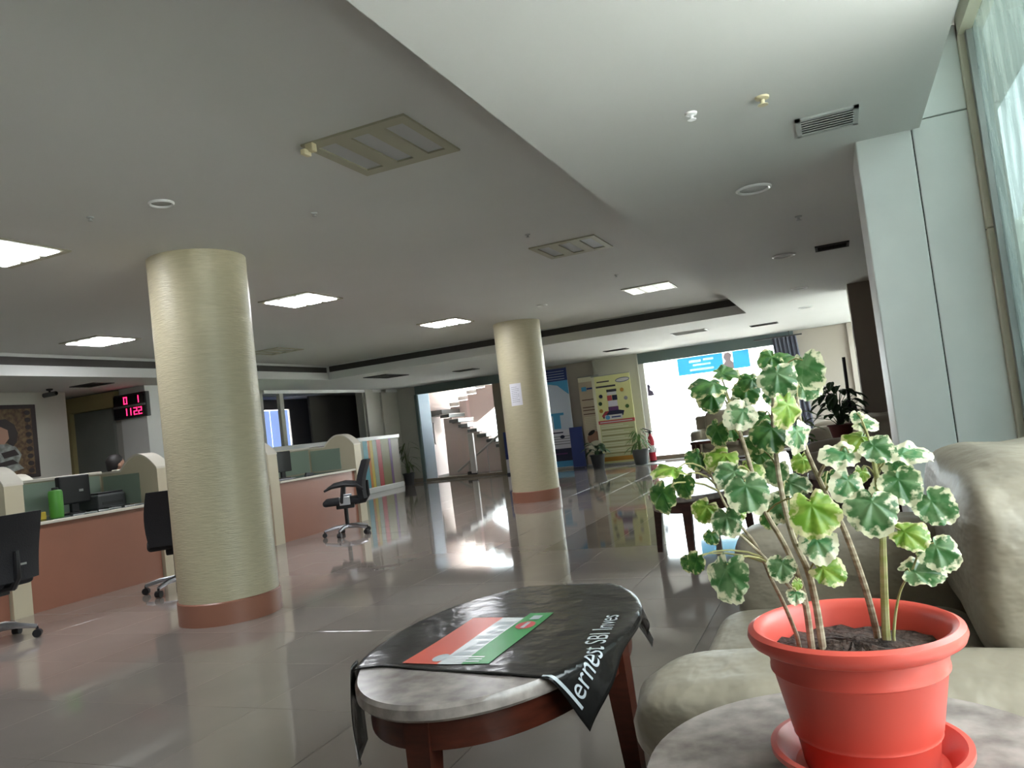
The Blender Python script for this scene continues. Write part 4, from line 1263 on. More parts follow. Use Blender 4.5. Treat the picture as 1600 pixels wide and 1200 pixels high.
fx = thing('fire_extinguisher', 'red fire extinguisher on the floor by the bright glass front', 'extinguisher', (-4.08, 17.62, 0))
loc_obj('cylinder', MB().lathe([(0, 0.02), (0.075, 0.02), (0.08, 0.05), (0.08, 0.48), (0.06, 0.56), (0.028, 0.60), (0.028, 0.64), (0, 0.64)], 24), M['ext_red'], fx, True)
loc_obj('foot_ring', MB().lathe([(0, 0), (0.08, 0), (0.08, 0.03), (0, 0.03)], 24), M['black'], fx)
loc_obj('label_band', MB().lathe([(0.081, 0.22), (0.0815, 0.225), (0.0815, 0.37), (0.081, 0.375)], 24), M['white_print'], fx, True)
loc_obj('valve', MB().box(-0.03, 0.03, -0.025, 0.025, 0.63, 0.70, bev=0.006), M['black'], fx)
loc_obj('lever', MB().tube([(0.02, 0, 0.70), (-0.16, 0, 0.78)], 0.012, 6).tube([(0.02, 0, 0.68), (-0.16, 0, 0.70)], 0.012, 6), M['black'], fx)
loc_obj('hose', MB().tube([(0.02, 0, 0.68), (0.12, 0, 0.70), (0.15, 0.0, 0.55), (0.10, -0.05, 0.3), (0.088, -0.05, 0.2)], 0.012, 8), M['black'], fx, True)
tag(obj('floor_mat', MB().box(-4.45, -3.75, 16.75, 17.35, 0.0, 0.012, bev=0.004), M['grey_metal']), 'small grey mat on the floor before the fire extinguisher', 'mat')

# sign film and sticker on the right glass front
sg = thing('glass_sign', 'pale blue film sign seen from behind on the bright glass front', 'sign', (-2.55, YF-0.02, 1.87))
holes = [(-3.10, -2.83, 2.13, 2.19), (-2.78, -2.55, 2.15, 2.20), (-3.02, -2.62, 2.05, 2.09), (-3.10, -2.56, 1.94, 1.99), (-2.34, -2.12, 1.87, 2.265)]
xs = sorted({-3.37, -1.76} | {v for h in holes for v in h[:2]})
zs = sorted({1.87, 2.265} | {v for h in holes for v in h[2:]})
fmb, fmr = MB(), MB()
for x0, x1 in zip(xs, xs[1:]):
    for z0, z1 in zip(zs, zs[1:]):
        cx, cz = (x0+x1)/2, (z0+z1)/2
        if not any(h[0] < cx < h[1] and h[2] < cz < h[3] for h in holes):
            (fmb if cx < -2.34 else fmr).box(x0, x1, YF-0.004, YF, z0, z1)
obj('film', fmb, M['cyan_film'], sg)
obj('film', fmr, M['cyan_film'], sg)
for a, b, z0, z1 in holes[:4]:
    obj('lettering', MB().box(a, b, YF-0.004, YF, z0, z1), M['white_film'], sg)
obj('portrait', MB().prism([(-2.34, 1.88), (-2.12, 1.88), (-2.12, 2.02), (-2.17, 2.08), (-2.14, 2.2), (-2.2, 2.262), (-2.29, 2.25), (-2.33, 2.15), (-2.29, 2.07), (-2.34, 2.0)], 'y', YF-0.004, YF), M['skin_film'], sg)
tag(obj('glass_sticker', MB().prism([(-4.14, 1.50), (-3.99, 1.50), (-4.02, 1.60), (-4.08, 1.64), (-4.06, 1.72), (-4.10, 1.78), (-4.14, 1.76)], 'y', YF+0.003, YF+0.006), M['grey_film']), 'small grey figure-shaped sticker at the left edge of the bright glass', 'sticker')

# curtain
cu = MB()
nx = 60
top, bot = [], []
for k in range(nx+1):
    u = k/nx
    x = -1.22+0.50*u
    yv = 17.98+0.045*math.sin(u*2*PI*6)
    top.append((x, yv))
    bot.append((-1.16+0.58*u, yv+0.01*math.sin(u*20)))
def strip(mb, lo, hi):
    n = len(lo)
    R = []
    for off_ in (0, 0.012):
        R.append(([mb.bm.verts.new((x, y+off_, 0.03)) for x, y in lo], [mb.bm.verts.new((x, y+off_, 2.40)) for x, y in hi]))
    for k in range(n-1):
        mb.bm.faces.new((R[0][0][k], R[0][0][k+1], R[0][1][k+1], R[0][1][k]))
        mb.bm.faces.new((R[1][0][k+1], R[1][0][k], R[1][1][k], R[1][1][k+1]))
        mb.bm.faces.new((R[0][1][k], R[0][1][k+1], R[1][1][k+1], R[1][1][k]))
        mb.bm.faces.new((R[0][0][k+1], R[0][0][k], R[1][0][k], R[1][0][k+1]))
strip(cu, bot, top)
ct = thing('curtain', 'slate grey pleated curtain at the right end of the bright glass', 'curtain', (-0.95, 17.98, 0))
obj('cloth', cu, M['curtain'], ct, True)
obj('curtain_rod', MB().tube([(-1.6, 17.98, 2.415), (-0.6, 17.98, 2.415)], 0.016, 8), M['dark_frame'], ct)
obj('rod_bracket', MB().tube([(-0.86, 17.98, 2.415), (-0.86, 17.98, ZS+0.002)], 0.012, 6), M['dark_frame'], ct)

# ================================================================ SOFAS
def sofa(y0, y1, xf, xb, label, m, arms=(True, True), nseat=2, ztop=0.86, group='leather sofas along the right wall'):
    """faces -X; back towards the right wall"""
    t = thing('sofa', label, 'sofa', ((xf+xb)/2, (y0+y1)/2, 0), 0, group)
    a0 = y0+(0.24 if arms[0] else 0)
    a1 = y1-(0.24 if arms[1] else 0)
    obj('base', MB().box(xf+0.06, xb, y0+0.03, y1-0.03, 0.05, 0.30, bev=0.03), m, t, True)
    for x in (xf+0.12, xb-0.08):
        for yy in (y0+0.12, y1-0.12):
            obj('foot', MB().box(x-0.03, x+0.03, yy-0.03, yy+0.03, 0, 0.06), M['dark_wood'], t)
    w = (a1-a0)/nseat
    for k in range(nseat):
        obj('seat_cushion', MB().puff((xf+xb-0.3)/2, a0+w*(k+0.5), 0.355, (xb-0.3-xf)/2+0.03, w/2-0.004, 0.115, 0.45, 0.28, wob=0.018), m, t, True)
        obj('back_cushion', MB().puff(xb-0.20, a0+w*(k+0.5), (0.42+ztop)/2, 0.165, w/2-0.004, (ztop-0.42)/2+0.03, 0.4, 0.35, wob=0.02), m, t, True)
    obj('back_frame', MB().box(xb-0.16, xb, y0+0.02, y1-0.02, 0.2, ztop-0.06, bev=0.05, seg=3), m, t, True)
    for on, ya, yb in ((arms[0], y0, a0), (arms[1], a1, y1)):
        if on:
            obj('armrest', MB().puff((xf+xb)/2-0.01, (ya+yb)/2, 0.40, (xb-xf)/2, (yb-ya)/2+0.01, 0.245, 0.35, 0.3, wob=0.015), m, t, True)
    return t
sofa(7.45, 9.25, -0.42, 0.52, 'shade-toned beige leather sofa behind the small dark table', M['leather_shade'])
sofa(12.3, 14.3, -0.50, 0.46, 'shade-toned beige leather sofa farthest along the right side', M['leather_shade'])
ac = sofa(-0.6, 0.6, -0.45, 0.45, 'pale beige armchair in front of the bright glass', M['leather'], nseat=1, ztop=0.98, group='pale armchairs by the glass front')
ac.location = (-2.32, 16.55, 0)
ac.rotation_euler = (0, 0, math.radians(90))

# ================================================================ TABLES
def oval_table(name, label, cx, cy, rx, ry, zt, group, wood, leg_w=0.05, splay=0.03):
    t = thing(name, label, 'table', (cx, cy, 0), 0, group)
    sx, sy = rx, ry
    loc_obj('marble_top', MB().lathe([(0, zt-0.045), (0.985, zt-0.045), (1.0, zt-0.036), (1.0, zt-0.010), (0.985, zt), (0, zt)], 72, sx, sy), M['table_marble'], t, True)
    ap = MB()
    k0, k1 = 0.93, 0.88
    for r, z in ():
        pass
    prof = [(k1, zt-0.046), (k0, zt-0.046), (k0, zt-0.13), (k1, zt-0.13)]
    rings = []
    seg = 72
    for r, z in prof+[prof[0]]:
        rings.append([ap.bm.verts.new((r*sx*math.cos(k*2*PI/seg), r*sy*math.sin(k*2*PI/seg), z)) for k in range(seg)])
    for a, b in zip(rings, rings[1:]):
        for k in range(seg):
            ap.bm.faces.new((a[k], a[(k+1) % seg], b[(k+1) % seg], b[k]))
    bmesh.ops.remove_doubles(ap.bm, verts=ap.bm.verts[:], dist=1e-5)
    loc_obj('apron', ap, wood, t, True)
    for dx, dy in ((0, -1), (0, 1), (-1, 0), (1, 0)):
        x, y_ = dx*(rx*0.88), dy*(ry*0.88)
        x2, y2 = dx*(rx*0.88+splay), dy*(ry*0.88+splay)
        m_ = MB()
        hw, hb = leg_w, leg_w*0.62
        A = [m_.bm.verts.new((x+sx_*hw, y_+sy_*hw, zt-0.047)) for sx_, sy_ in ((-1, -1), (1, -1), (1, 1), (-1, 1))]
        B = [m_.bm.verts.new((x2+sx_*hb, y2+sy_*hb, 0)) for sx_, sy_ in ((-1, -1), (1, -1), (1, 1), (-1, 1))]
        m_.bm.faces.new(A)
        m_.bm.faces.new(B[::-1])
        for i in range(4):
            m_.bm.faces.new((A[i], B[i], B[(i+1) % 4], A[(i+1) % 4]))
        loc_obj('leg', m_, wood, t)
    return t
TX, TY, RX, RY, TZ = -1.124, 2.43, 0.405, 0.69, 0.52
oval_table('oval_table', 'oval marble-topped wooden table under the black printed sheet', TX, TY, RX, RY, TZ, 'oval marble-topped tables', M['red_wood'], 0.038)
oval_table('oval_table', 'oval table with dark legs behind the left leaves of the potted plant', -1.17, 6.55, 0.40, 0.68, TZ, 'oval marble-topped tables', M['dark_wood'], 0.035)
oval_table('round_table', 'round marble-topped table carrying the red flower pot', -0.046, 1.363, 0.344, 0.344, 0.60, 'round marble-topped tables', M['red_wood'])
oval_table('round_table', 'dark round side table between the two sofas along the right wall', 0.02, 6.95, 0.36, 0.36, TZ, 'round marble-topped tables', M['dark_wood'], 0.05, 0.0)
wt = thing('coffee_table', 'polished red-brown wooden coffee table before the pale armchair', 'table', (-2.1, 15.0, 0))
obj('table_top', MB().box(-2.68, -1.5, 14.7, 15.3, 0.44, 0.49, bev=0.008), M['red_wood'], wt)
obj('lower_shelf', MB().box(-2.62, -1.56, 14.76, 15.24, 0.10, 0.13), M['red_wood'], wt)
for x in (-2.63, -1.55):
    for yy in (14.75, 15.25):
        obj('leg', MB().box(x-0.035, x+0.035, yy-0.035, yy+0.035, 0, 0.44), M['red_wood'], wt)

# far plant on a stand
ps_ = thing('plant_stand', 'dark plant stand near the far shade-toned pilaster', 'stand', (-0.05, 10.55, 0))
loc_obj('top', MB().lathe([(0, 0.50), (0.2, 0.50), (0.2, 0.53), (0, 0.53)], 24), M['dark_wood'], ps_)
for k in range(4):
    a = PI/4+k*PI/2
    loc_obj('leg', MB().tube([(0.15*math.cos(a), 0.15*math.sin(a), 0.5), (0.18*math.cos(a), 0.18*math.sin(a), 0)], 0.018, 8), M['dark_wood'], ps_)
dp = leafy_plant((-0.05, 10.55, 0.53), M['pot_maroon'], 0.2, 0.15, 'dark bushy plant with a black support pole in a maroon pot', M['leaf_bg'], 60, 0.55, 0.34, 0.10, 0.15, seed=11)
loc_obj('support_pole', MB().tube([(0.13, 0, 0.15), (0.14, 0, 1.02)], 0.02, 8), M['black'], dp)
leafy_plant((-0.55, 10.9, 0), M['pot_black'], 0.45, 0.19, 'lighter green plant left of the dark bushy one', M['leaf_bg2'], 26, 0.62, 0.22, 0.08, 0.17, seed=14)

# ================================================================ FOREGROUND SOFA
sf = thing('sofa', 'large beige leather sofa in the right foreground behind the red pot', 'sofa', (0.05, 2.5, 0), 0, 'leather sofas along the right wall')
LE = M['leather']
obj('base', MB().box(-0.47, 0.66, 1.78, 3.32, 0.06, 0.36, bev=0.04, seg=3), LE, sf, True)
for x in (-0.40, 0.56):
    for yy in (1.88, 3.2):
        obj('foot', MB().box(x-0.035, x+0.035, yy-0.035, yy+0.035, 0, 0.07), M['dark_wood'], sf)
obj('seat_cushion', MB().puff(0.06, 1.945, 0.465, 0.61, 0.215, 0.105, 0.5, 0.34, 56, 24, wob=0.022), LE, sf, True)
obj('seat_cushion', MB().puff(-0.10, 2.59, 0.36, 0.40, 0.43, 0.09, 0.4, 0.3, 40, 20, wob=0.012), LE, sf, True)
obj('armrest', MB().puff(-0.06, 3.18, 0.42, 0.40, 0.18, 0.29, 0.35, 0.3, 40, 20, wob=0.012), LE, sf, True)
# back: rolled cushions running along the window
for ya, yb, x_, z_ in ((2.13, 3.42, 0.48, 0.68),):
    obj('back_cushion', MB().puff(x_, (ya+yb)/2, z_, 0.245, (yb-ya)/2, 0.275, 0.5, 0.22, 56, 28, wob=0.02), LE, sf, True)
obj('back_frame', MB().box(0.42, 0.70, 2.25, 3.34, 0.2, 0.80, bev=0.08, seg=4), LE, sf, True)

# ================================================================ BLACK PRINTED SHEET ON THE OVAL TABLE
def ell(ang):
    return Vector((TX+(RX+0.004)*math.cos(ang), TY+(RY+0.004)*math.sin(ang)))
def drape(x, y, lift=0.0):
    """sheet point (x,y): lies on the table top, hangs down past its edge"""
    px, py = x-TX, y-TY
    k = math.hypot(px/(RX+0.004), py/(RY+0.004))
    zt = TZ+0.003
    if k <= 1.0:
        return Vector((x, y, zt+lift+0.0015*math.sin(x*17+y*9)))
    e = Vector((TX+px/k, TY+py/k))
    ex = (Vector((x, y))-e).length
    n = Vector((px/(RX*RX), py/(RY*RY))).normalized()
    r = 0.014
    if ex < r*PI/2:
        a = ex/r
        out, dn = r*math.sin(a), r*(1-math.cos(a))
        nn = Vector((n.x*math.sin(a), n.y*math.sin(a), math.cos(a)))
    else:
        h = ex-r*PI/2
        w = 0.018*math.sin(math.atan2(py, px)*9)*min(1, h/0.12)
        out, dn = r+h*0.16+w, r+h*0.98
        nn = Vector((n.x, n.y, 0.16)).normalized()
    # slide along the tangent a little so that corners hang pointed
    return Vector((e.x+n.x*out, e.y+n.y*out, zt-dn))+nn*lift
def sheet_uv(u, v):
    """u 0..1 left to right, v 0..1 near to far"""
    x0, x1 = -1.62-0.06*v, -0.64-0.09*v
    y0, y1 = (1.96+0.075*u/0.25) if u < 0.25 else 2.035-0.10*(u-0.25)/0.75, 3.06+0.0*u
    return x0+(x1-x0)*u, y0+(y1-y0)*v
bn = thing('printed_sheet', 'glossy black vinyl sheet with white lettering and a tricolour panel, draped over the oval table', 'sheet', (TX, TY, TZ))
sm = MB()
NU, NV = 90, 70
G = [[sm.bm.verts.new(drape(*sheet_uv(i/NU, j/NV), lift=0.001)) for i in range(NU+1)] for j in range(NV+1)]
for j in range(NV):
    for i in range(NU):
        sm.bm.faces.new((G[j][i], G[j][i+1], G[j+1][i+1], G[j+1][i]))
so = obj('vinyl', sm, M['banner'], bn, True)
sd = so.modifiers.new('thickness', 'SOLIDIFY')
sd.thickness = 0.0012
fm = MB()
rows = []
for i in range(13):
    t = i/12
    q = math.sin(PI*t)
    Lp = Vector((-1.522+0.035*t, 2.12-0.04*t, 0.519-0.235*t))
    Rp = Vector((-1.462+0.095*t+0.012*q, 1.995-0.125*t-0.035*q, 0.521-0.215*t))
    row = []
    for j in range(9):
        s = j/8
        p = Lp.lerp(Rp, s)+Vector((-0.012, -0.02, 0))*math.sin(PI*s)*(0.4+0.6*t)
        p.z -= 0.03*math.sin(PI*s)*t*t
        row.append(fm.bm.verts.new(p))
    rows.append(row)
for a, b in zip(rows, rows[1:]):
    for j in range(8):
        fm.bm.faces.new((a[j], a[j+1], b[j+1], b[j]))
fo = obj('hanging_corner', fm, M['banner'], bn, True)
fo.modifiers.new('thickness', 'SOLIDIFY').thickness = 0.0012
def on_sheet(me, ox, oy, ax, ay, name, m, lift=0.0035):
    """place flat lettering (local x,y) onto the sheet: ax, ay are sheet directions"""
    bm = bmesh.new()
    bm.from_mesh(me)
    bmesh.ops.triangulate(bm, faces=bm.faces[:])
    for _ in range(2):
        es = [e for e in bm.edges if e.calc_length() > 0.012]
        if es:
            bmesh.ops.subdivide_edges(bm, edges=es, cuts=1)
            bmesh.ops.triangulate(bm, faces=[f for f in bm.faces if len(f.verts) > 3])
    for v in bm.verts:
        p = Vector((ox, oy))+Vector(ax)*v.co.x+Vector(ay)*v.co.y
        v.co = drape(p.x, p.y, lift)-Vector((TX, TY, TZ))
    m2 = bpy.data.meshes.new(name)
    bm.to_mesh(m2)
    bm.free()
    m2.materials.append(m)
    o = bpy.data.objects.new(name, m2)
    COL.objects.link(o)
    o.parent = bn
    return o
on_sheet(text_mesh('ernest SBI Inves', 0.092), -0.70, 1.985, (-0.13, 0.99), (-0.99, -0.13), 'lettering', M['grey_print'])
def quad_me(x0, x1, y0, y1, nx=8, ny=8):
    bm = bmesh.new()
    V = [[bm.verts.new((x0+(x1-x0)*i/nx, y0+(y1-y0)*j/ny, 0)) for i in range(nx+1)] for j in range(ny+1)]
    for j in range(ny):
        for i in range(nx):
            bm.faces.new((V[j][i], V[j][i+1], V[j+1][i+1], V[j+1][i]))
    me = bpy.data.meshes.new('print')
    bm.to_mesh(me)
    bm.free()
    return me
AX, AY = (1, 0), (0, 1)
on_sheet(quad_me(-1.32, -1.20, 2.06, 2.56), 0, 0, AX, AY, 'printed_panel', M['vermilion_print'], 0.0028)['label'] = 'vermilion band of the printed panel'
on_sheet(quad_me(-1.20, -1.12, 2.06, 2.56), 0, 0, AX, AY, 'printed_panel', M['white_print'], 0.0028)['label'] = 'white band of the printed panel'
on_sheet(quad_me(-1.12, -1.03, 2.06, 2.62), 0, 0, AX, AY, 'printed_panel', M['green_print'], 0.0028)['label'] = 'green band of the printed panel'
for k in range(7):
    y0 = 2.14+k*0.055
    on_sheet(quad_me(-1.185+0.012*(k % 3), -1.125, y0, y0+0.03, 6, 2), 0, 0, AX, AY, 'print_line', M['grey_print'], 0.0036)
for k in range(3):
    on_sheet(quad_me(-1.19, -1.07, 2.075+k*0.02, 2.085+k*0.02, 6, 1), 0, 0, AX, AY, 'print_line', M['white_print'], 0.0036)
def disc_me(cx, cy, r):
    bm = bmesh.new()
    bm.faces.new([bm.verts.new((cx+r*math.cos(k*PI/12), cy+r*1.5*math.sin(k*PI/12), 0)) for k in range(24)])
    me = bpy.data.meshes.new('print')
    bm.to_mesh(me)
    bm.free()
    return me
on_sheet(disc_me(-1.075, 2.46, 0.032), 0, 0, AX, AY, 'printed_disc', M['red_print'], 0.004)
on_sheet(quad_me(-1.082, -1.068, 2.425, 2.495, 2, 4), 0, 0, AX, AY, 'printed_bar', M['grey_print'], 0.0048)
on_sheet(quad_me(-1.09, -1.055, 2.53, 2.58, 2, 2), 0, 0, AX, AY, 'printed_bar', M['grey_print'], 0.0048)
on_sheet(disc_me(-1.215, 2.115, 0.024), 0, 0, AX, AY, 'printed_disc', M['grey_print'], 0.004)
on_sheet(quad_me(-0.83, -0.69, 1.965, 1.977, 10, 1), 0, 0, AX, AY, 'hem', M['grey_print'], 0.003)
on_sheet(quad_me(-0.90, -0.70, 3.02, 3.09, 8, 4), 0, 0, AX, AY, 'hem', M['grey_print'], 0.003)

# ================================================================ POTTED PLANT IN THE FOREGROUND
PX, PY, PZ = -0.031, 1.352, 0.60
sa = thing('pot_saucer', 'red plastic saucer under the large red flower pot', 'saucer', (PX, PY, PZ))
loc_obj('dish', MB().lathe([(0, 0.0), (0.118, 0.0), (0.140, 0.030), (0.147, 0.034), (0.147, 0.042), (0.138, 0.043), (0.130, 0.036), (0.112, 0.010), (0, 0.008)], 64), M['pot_red'], sa, True)
pp = thing('potted_plant', 'large red pot with a cream-edged round-leaved plant on the round marble table', 'plant', (PX, PY, PZ+0.0085))
loc_obj('pot', MB().lathe([(0, 0.0), (0.092, 0.0), (0.098, 0.006), (0.1045, 0.050), (0.1085, 0.054), (0.108, 0.058), (0.110, 0.062), (0.1275, 0.150), (0.1315, 0.154), (0.1315, 0.159), (0.130, 0.163), (0.1345, 0.186), (0.147, 0.190), (0.1575, 0.197), (0.161, 0.206), (0.159, 0.215), (0.150, 0.2195), (0.141, 0.2155), (0.1355, 0.205), (0.1315, 0.186), (0.124, 0.15), (0, 0.15)], 80), M['pot_red'], pp, True)
sl = MB()
seg = 40
R_ = [[sl.bm.verts.new((r*math.cos(k*2*PI/seg), r*math.sin(k*2*PI/seg), 0.176+0.012*(1-r/0.129)+random.uniform(-0.004, 0.005))) for k in range(seg)] for r in (0.1288, 0.11, 0.085, 0.06, 0.035, 0.012)]
for a, b in zip(R_, R_[1:]):
    for k in range(seg):
        sl.bm.faces.new((a[k], a[(k+1) % seg], b[(k+1) % seg], b[k]))
sl.bm.faces.new(R_[-1])
loc_obj('soil', sl, M['soil'], pp, True)
LEAVES= [[-0.187,1.243,1.227,-0.86,-0.16,-0.19,0.44,0.0312,2],[-0.189,1.266,1.205,0.84,0.49,0.19,-0.13,0.023,2],[-0.165,1.295,1.242,-0.63,-0.26,0.15,-0.71,0.0222,2],[-0.139,1.318,1.212,-0.85,-0.52,-0.08,-0.01,0.0235,2],[-0.13,1.289,1.226,0.81,0.33,0.27,-0.41,0.0186,2],[-0.145,1.242,1.175,-0.82,-0.48,-0.22,0.21,0.0265,3],[-0.153,1.303,1.19,-0.91,-0.35,-0.16,0.17,0.02,3],[-0.084,1.254,1.222,-0.81,-0.59,-0.02,-0.06,0.0305,0],[-0.098,1.333,1.256,0.83,0.48,0.2,-0.22,0.0202,2],[-0.079,1.352,1.251,-0.81,-0.41,0.13,-0.41,0.0237,2],[-0.046,1.323,1.232,0.72,0.64,-0.25,-0.11,0.0328,0],[-0.05,1.378,1.202,0.71,0.42,-0.23,0.51,0.0239,0],[-0.076,1.249,1.173,0.61,0.67,0.29,0.31,0.0292,1],[-0.112,1.323,1.139,-0.9,-0.41,-0.12,0.09,0.0322,2],[-0.07,1.319,1.129,-0.58,-0.68,-0.24,-0.37,0.0284,3],[-0.123,1.35,1.16,-0.88,-0.41,-0.16,0.16,0.0239,2],[-0.191,1.289,1.149,-0.69,-0.66,0.1,0.27,0.0233,2],[-0.172,1.33,1.149,0.89,0.45,0.04,0.13,0.0194,2],[-0.185,1.272,1.109,-0.88,-0.37,-0.2,0.23,0.0274,1],[-0.226,1.277,1.112,-0.82,-0.48,-0.23,0.19,0.0189,2],[-0.261,1.22,1.104,0.83,0.06,0.14,-0.54,0.028,1],[-0.27,1.186,1.066,-0.69,-0.65,0.03,0.32,0.0263,2],[-0.244,1.228,1.077,0.71,0.65,-0.09,-0.27,0.0226,2],[-0.172,1.247,1.084,0.86,0.35,0.23,-0.3,0.0267,0],[-0.146,1.216,1.06,-0.85,-0.51,-0.01,-0.14,0.0341,0],[-0.151,1.31,1.084,-0.85,-0.39,0.07,-0.35,0.0245,1],[-0.114,1.347,1.073,-0.7,-0.66,-0.02,0.26,0.0237,0],[-0.088,1.36,1.049,0.76,0.36,-0.16,0.51,0.026,0],[-0.072,1.386,1.082,-0.71,-0.66,-0.2,-0.13,0.0195,1],[-0.217,1.242,1.034,-0.8,-0.51,-0.24,0.18,0.0205,1],[-0.183,1.224,1.017,-0.82,-0.56,-0.04,-0.09,0.0242,0],[-0.17,1.251,1.025,-0.7,-0.44,0.21,-0.52,0.0139,1],[-0.107,1.343,1.018,-0.86,-0.42,-0.19,0.24,0.0291,0],[-0.059,1.243,1.019,0.84,0.54,-0.01,0.1,0.0379,1],[-0.059,1.268,0.967,-0.86,-0.48,0.04,-0.16,0.0292,3],[-0.117,1.267,0.935,0.84,0.53,0.1,-0.05,0.0222,0],[-0.052,1.295,0.923,0.76,0.33,-0.16,0.54,0.0275,1],[-0.191,1.193,0.939,0.75,0.61,-0.14,-0.22,0.0379,0],[-0.239,1.226,0.956,-0.7,-0.63,-0.01,0.34,0.0182,2],[-0.014,1.323,1.093,0.8,0.23,0.21,-0.51,0.0312,3],[0.016,1.378,1.112,-0.87,-0.29,-0.17,0.36,0.0256,1],[0.041,1.323,1.098,0.87,0.39,-0.1,0.3,0.0275,0],[-0.011,1.316,1.047,-0.73,-0.62,-0.28,0.04,0.0278,3],[0.02,1.265,1.016,-0.87,-0.48,-0.05,0.05,0.0386,0],[0.066,1.326,1.04,-0.86,-0.5,0.06,-0.11,0.0326,0],[0.085,1.364,1.083,0.66,0.18,-0.13,0.71,0.0334,3],[0.067,1.368,1.065,0.87,0.41,-0.1,0.26,0.0239,3],[0.108,1.324,1.006,-0.82,-0.51,0.15,-0.21,0.031,0],[0.07,1.354,0.961,0.82,0.31,-0.14,0.46,0.0299,1],[0.106,1.349,0.933,0.87,0.47,-0.09,0.15,0.0305,0],[0.079,1.35,0.903,0.67,0.18,-0.14,0.71,0.0339,0],[0.015,1.359,1.057,-0.69,-0.65,-0.26,-0.2,0.0153,1],[0.03,1.382,1.136,-0.76,-0.3,0.17,-0.55,0.02,3],[0.019,1.377,1.148,-0.8,-0.6,-0.05,0.05,0.0111,3],[0.045,1.394,1.027,0.87,0.47,0.09,-0.13,0.0245,3],[-0.102,1.265,0.893,-0.93,-0.36,-0.07,0.0,0.0147,3],[-0.097,1.266,0.909,-0.73,-0.6,-0.24,-0.21,0.0095,1],[-0.263,1.271,0.947,0.69,0.63,-0.03,-0.35,0.0145,2],[-0.223,1.307,0.981,-0.83,-0.55,-0.09,-0.03,0.0136,2],[-0.134,1.359,1.097,-0.87,-0.48,-0.03,-0.1,0.0195,2],[-0.031,1.405,1.052,-0.87,-0.45,0.04,-0.17,0.0172,2],[-0.14,1.355,1.125,-0.89,-0.43,-0.12,0.08,0.0206,2],[-0.103,1.367,1.195,-0.85,-0.49,0.03,-0.18,0.0172,2],[-0.079,1.379,0.972,0.7,0.64,-0.07,-0.32,0.0228,2],[-0.136,1.353,0.996,-0.75,-0.63,0.12,0.14,0.0171,2]]
STEMS= [([[-0.094,1.328,0.803],[-0.093,1.314,0.861],[-0.099,1.319,0.91],[-0.113,1.311,0.963],[-0.136,1.298,1.027],[-0.149,1.287,1.115],[-0.162,1.3,1.173]],0.0055),([[-0.078,1.334,0.802],[-0.079,1.331,0.861],[-0.084,1.325,0.918],[-0.1,1.326,0.974],[-0.108,1.329,1.062],[-0.105,1.335,1.165],[-0.089,1.338,1.225]],0.006),([[0.004,1.391,0.794],[-0.004,1.372,0.874],[-0.021,1.359,0.964],[-0.036,1.362,1.011],[-0.051,1.363,1.058],[-0.065,1.354,1.118],[-0.066,1.35,1.191]],0.0055),([[0.016,1.373,0.799],[0.022,1.372,0.863],[0.028,1.36,0.926],[0.033,1.36,0.976],[0.035,1.368,1.035],[0.034,1.364,1.097]],0.0065),([[0.026,1.367,0.797],[0.035,1.368,0.839],[0.047,1.36,0.876],[0.064,1.355,0.901]],0.0025),([[-0.113,1.341,0.803],[-0.128,1.343,0.859],[-0.142,1.335,0.903],[-0.157,1.314,0.964],[-0.188,1.298,1.02],[-0.207,1.276,1.086]],0.0035),([[-0.051,1.363,1.058],[-0.037,1.347,1.079],[-0.014,1.334,1.092]],0.003),([[-0.094,1.313,0.866],[-0.107,1.296,0.891],[-0.142,1.289,0.946],[-0.177,1.261,0.995]],0.0035)]

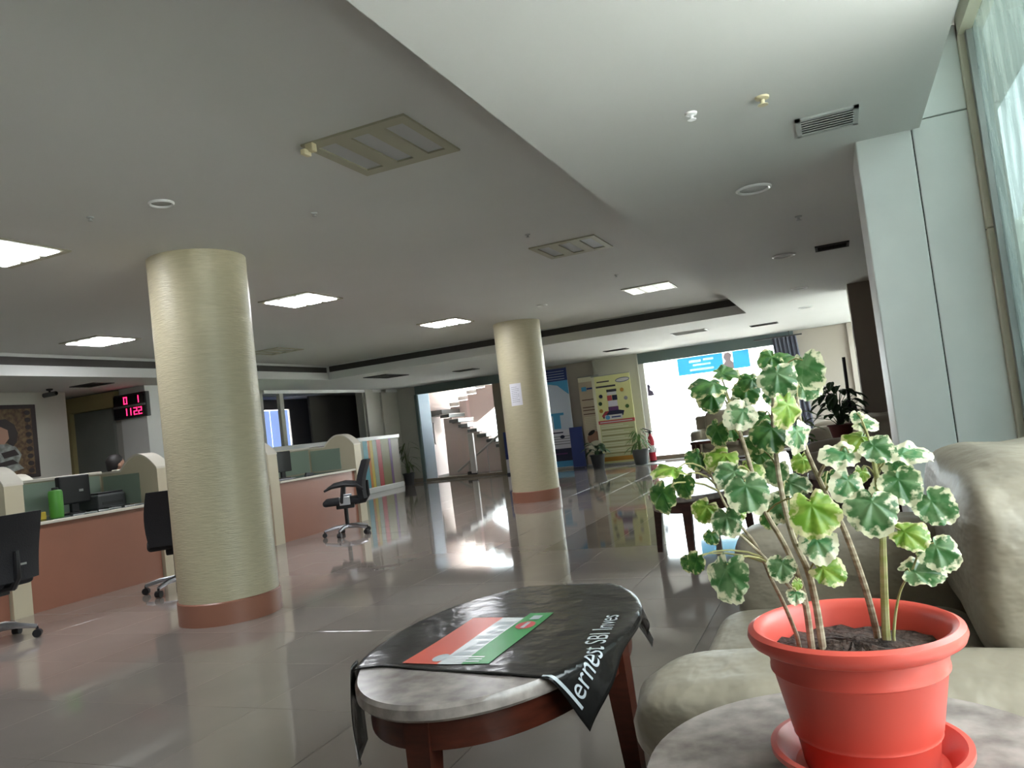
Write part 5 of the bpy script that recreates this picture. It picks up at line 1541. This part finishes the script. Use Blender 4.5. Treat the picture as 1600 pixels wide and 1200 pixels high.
stem_pts = []
for i, (pl, r) in enumerate(STEMS):
    P = [Vector(p) for p in pl]
    # smooth the polyline
    Q = []
    for k in range(len(P)-1):
        p0, p1, p2, p3 = P[max(k-1, 0)], P[k], P[k+1], P[min(k+2, len(P)-1)]
        for s in range(6):
            t_ = s/6
            Q.append(0.5*((2*p1)+(p2-p0)*t_+(2*p0-5*p1+4*p2-p3)*t_*t_+(3*p1-p0-3*p2+p3)*t_**3))
    Q.append(P[-1])
    if i in (0, 1, 2, 3, 4, 5):
        Q[0] = Q[0]+Vector((0, 0, -0.02))
    n = len(Q)
    obj('stem', MB().tube(Q, [r*(1-0.45*k/n) for k in range(n)], 8), M['green_stem'] if i in (3, 4) else M['bark'], pp, True)
    stem_pts += Q[3:]
def leaf_mesh(seed):
    rnd = random.Random(seed)
    bm = bmesh.new()
    seg, rg = 72, 6
    ctr = bm.verts.new((0, 0.30, 0.0))
    rings = []
    ph1, ph2 = rnd.uniform(0, 6), rnd.uniform(0, 6)
    curl = rnd.uniform(0.05, 0.34)
    for j in range(1, rg+1):
        s = j/rg
        ring = []
        for k in range(seg):
            a = 2*PI*k/seg+PI/2
            d = abs(((a-PI/2+PI) % (2*PI))-PI)
            R = 1.0+0.055*(abs(math.sin(a*7+ph1))-0.5)*s+0.025*math.cos(a*23+ph2)*s+0.05*math.sin(a*3+ph2)+0.03*math.sin(a*5-ph1)
            if d < 0.32:
                R *= 1-(0.45*(1-d/0.32))*s
            x, y = R*s*math.cos(a)*0.97, R*s*math.sin(a)
            y = y+0.30*(1-s)
            z = -curl*(x*x+y*y)+0.085*s*math.sin(a*5+ph2)+0.06*s*s*math.sin(a*9+ph1)+0.12*abs(x)*0.6-0.10*max(0, -y)**2
            ring.append(bm.verts.new((x, y, z)))
        rings.append(ring)
    for k in range(seg):
        bm.faces.new((ctr, rings[0][k], rings[0][(k+1) % seg]))
    for a, b in zip(rings, rings[1:]):
        for k in range(seg):
            bm.faces.new((a[k], b[k], b[(k+1) % seg], a[(k+1) % seg]))
    bmesh.ops.recalc_face_normals(bm, faces=bm.faces[:])
    me = bpy.data.meshes.new('leaf')
    bm.to_mesh(me)
    bm.free()
    for p in me.polygons:
        p.use_smooth = True
    return me
LM = {}
base = Vector((PX, PY, PZ+0.0085))
for i, (x, y, z, qw, qx, qy, qz, s, kind) in enumerate(LEAVES):
    key = (kind, i % 3)
    if key not in LM:
        me = leaf_mesh(key[0]*10+key[1])
        me.materials.append(LEAFM[kind])
        LM[key] = me
    o = bpy.data.objects.new('leaf', LM[key])
    COL.objects.link(o)
    o.parent = pp
    q = Quaternion((qw, qx, qy, qz)).normalized()
    P = Vector((x, y, z))
    o.location = P-base
    o.rotation_mode = 'QUATERNION'
    o.rotation_quaternion = q
    o.scale = (s, s, s)
    # petiole from the leaf notch to the nearest stem point a little lower
    nb = P+q @ Vector((0, 0.5*s, -0.02*s))
    best = min(stem_pts, key=lambda t_: (t_-nb).length+max(0, t_.z-nb.z+0.02)*1.5)
    mid = (nb+best)/2+Vector((0, 0, 0.012))
    obj('petiole', MB().tube([best, (best+mid)/2+Vector((0, 0, 0.003)), mid, (mid+nb)/2+Vector((0, 0, 0.004)), nb], [0.0019, 0.0016, 0.0014, 0.0013, 0.0012], 6), M['petiole'], pp, True)
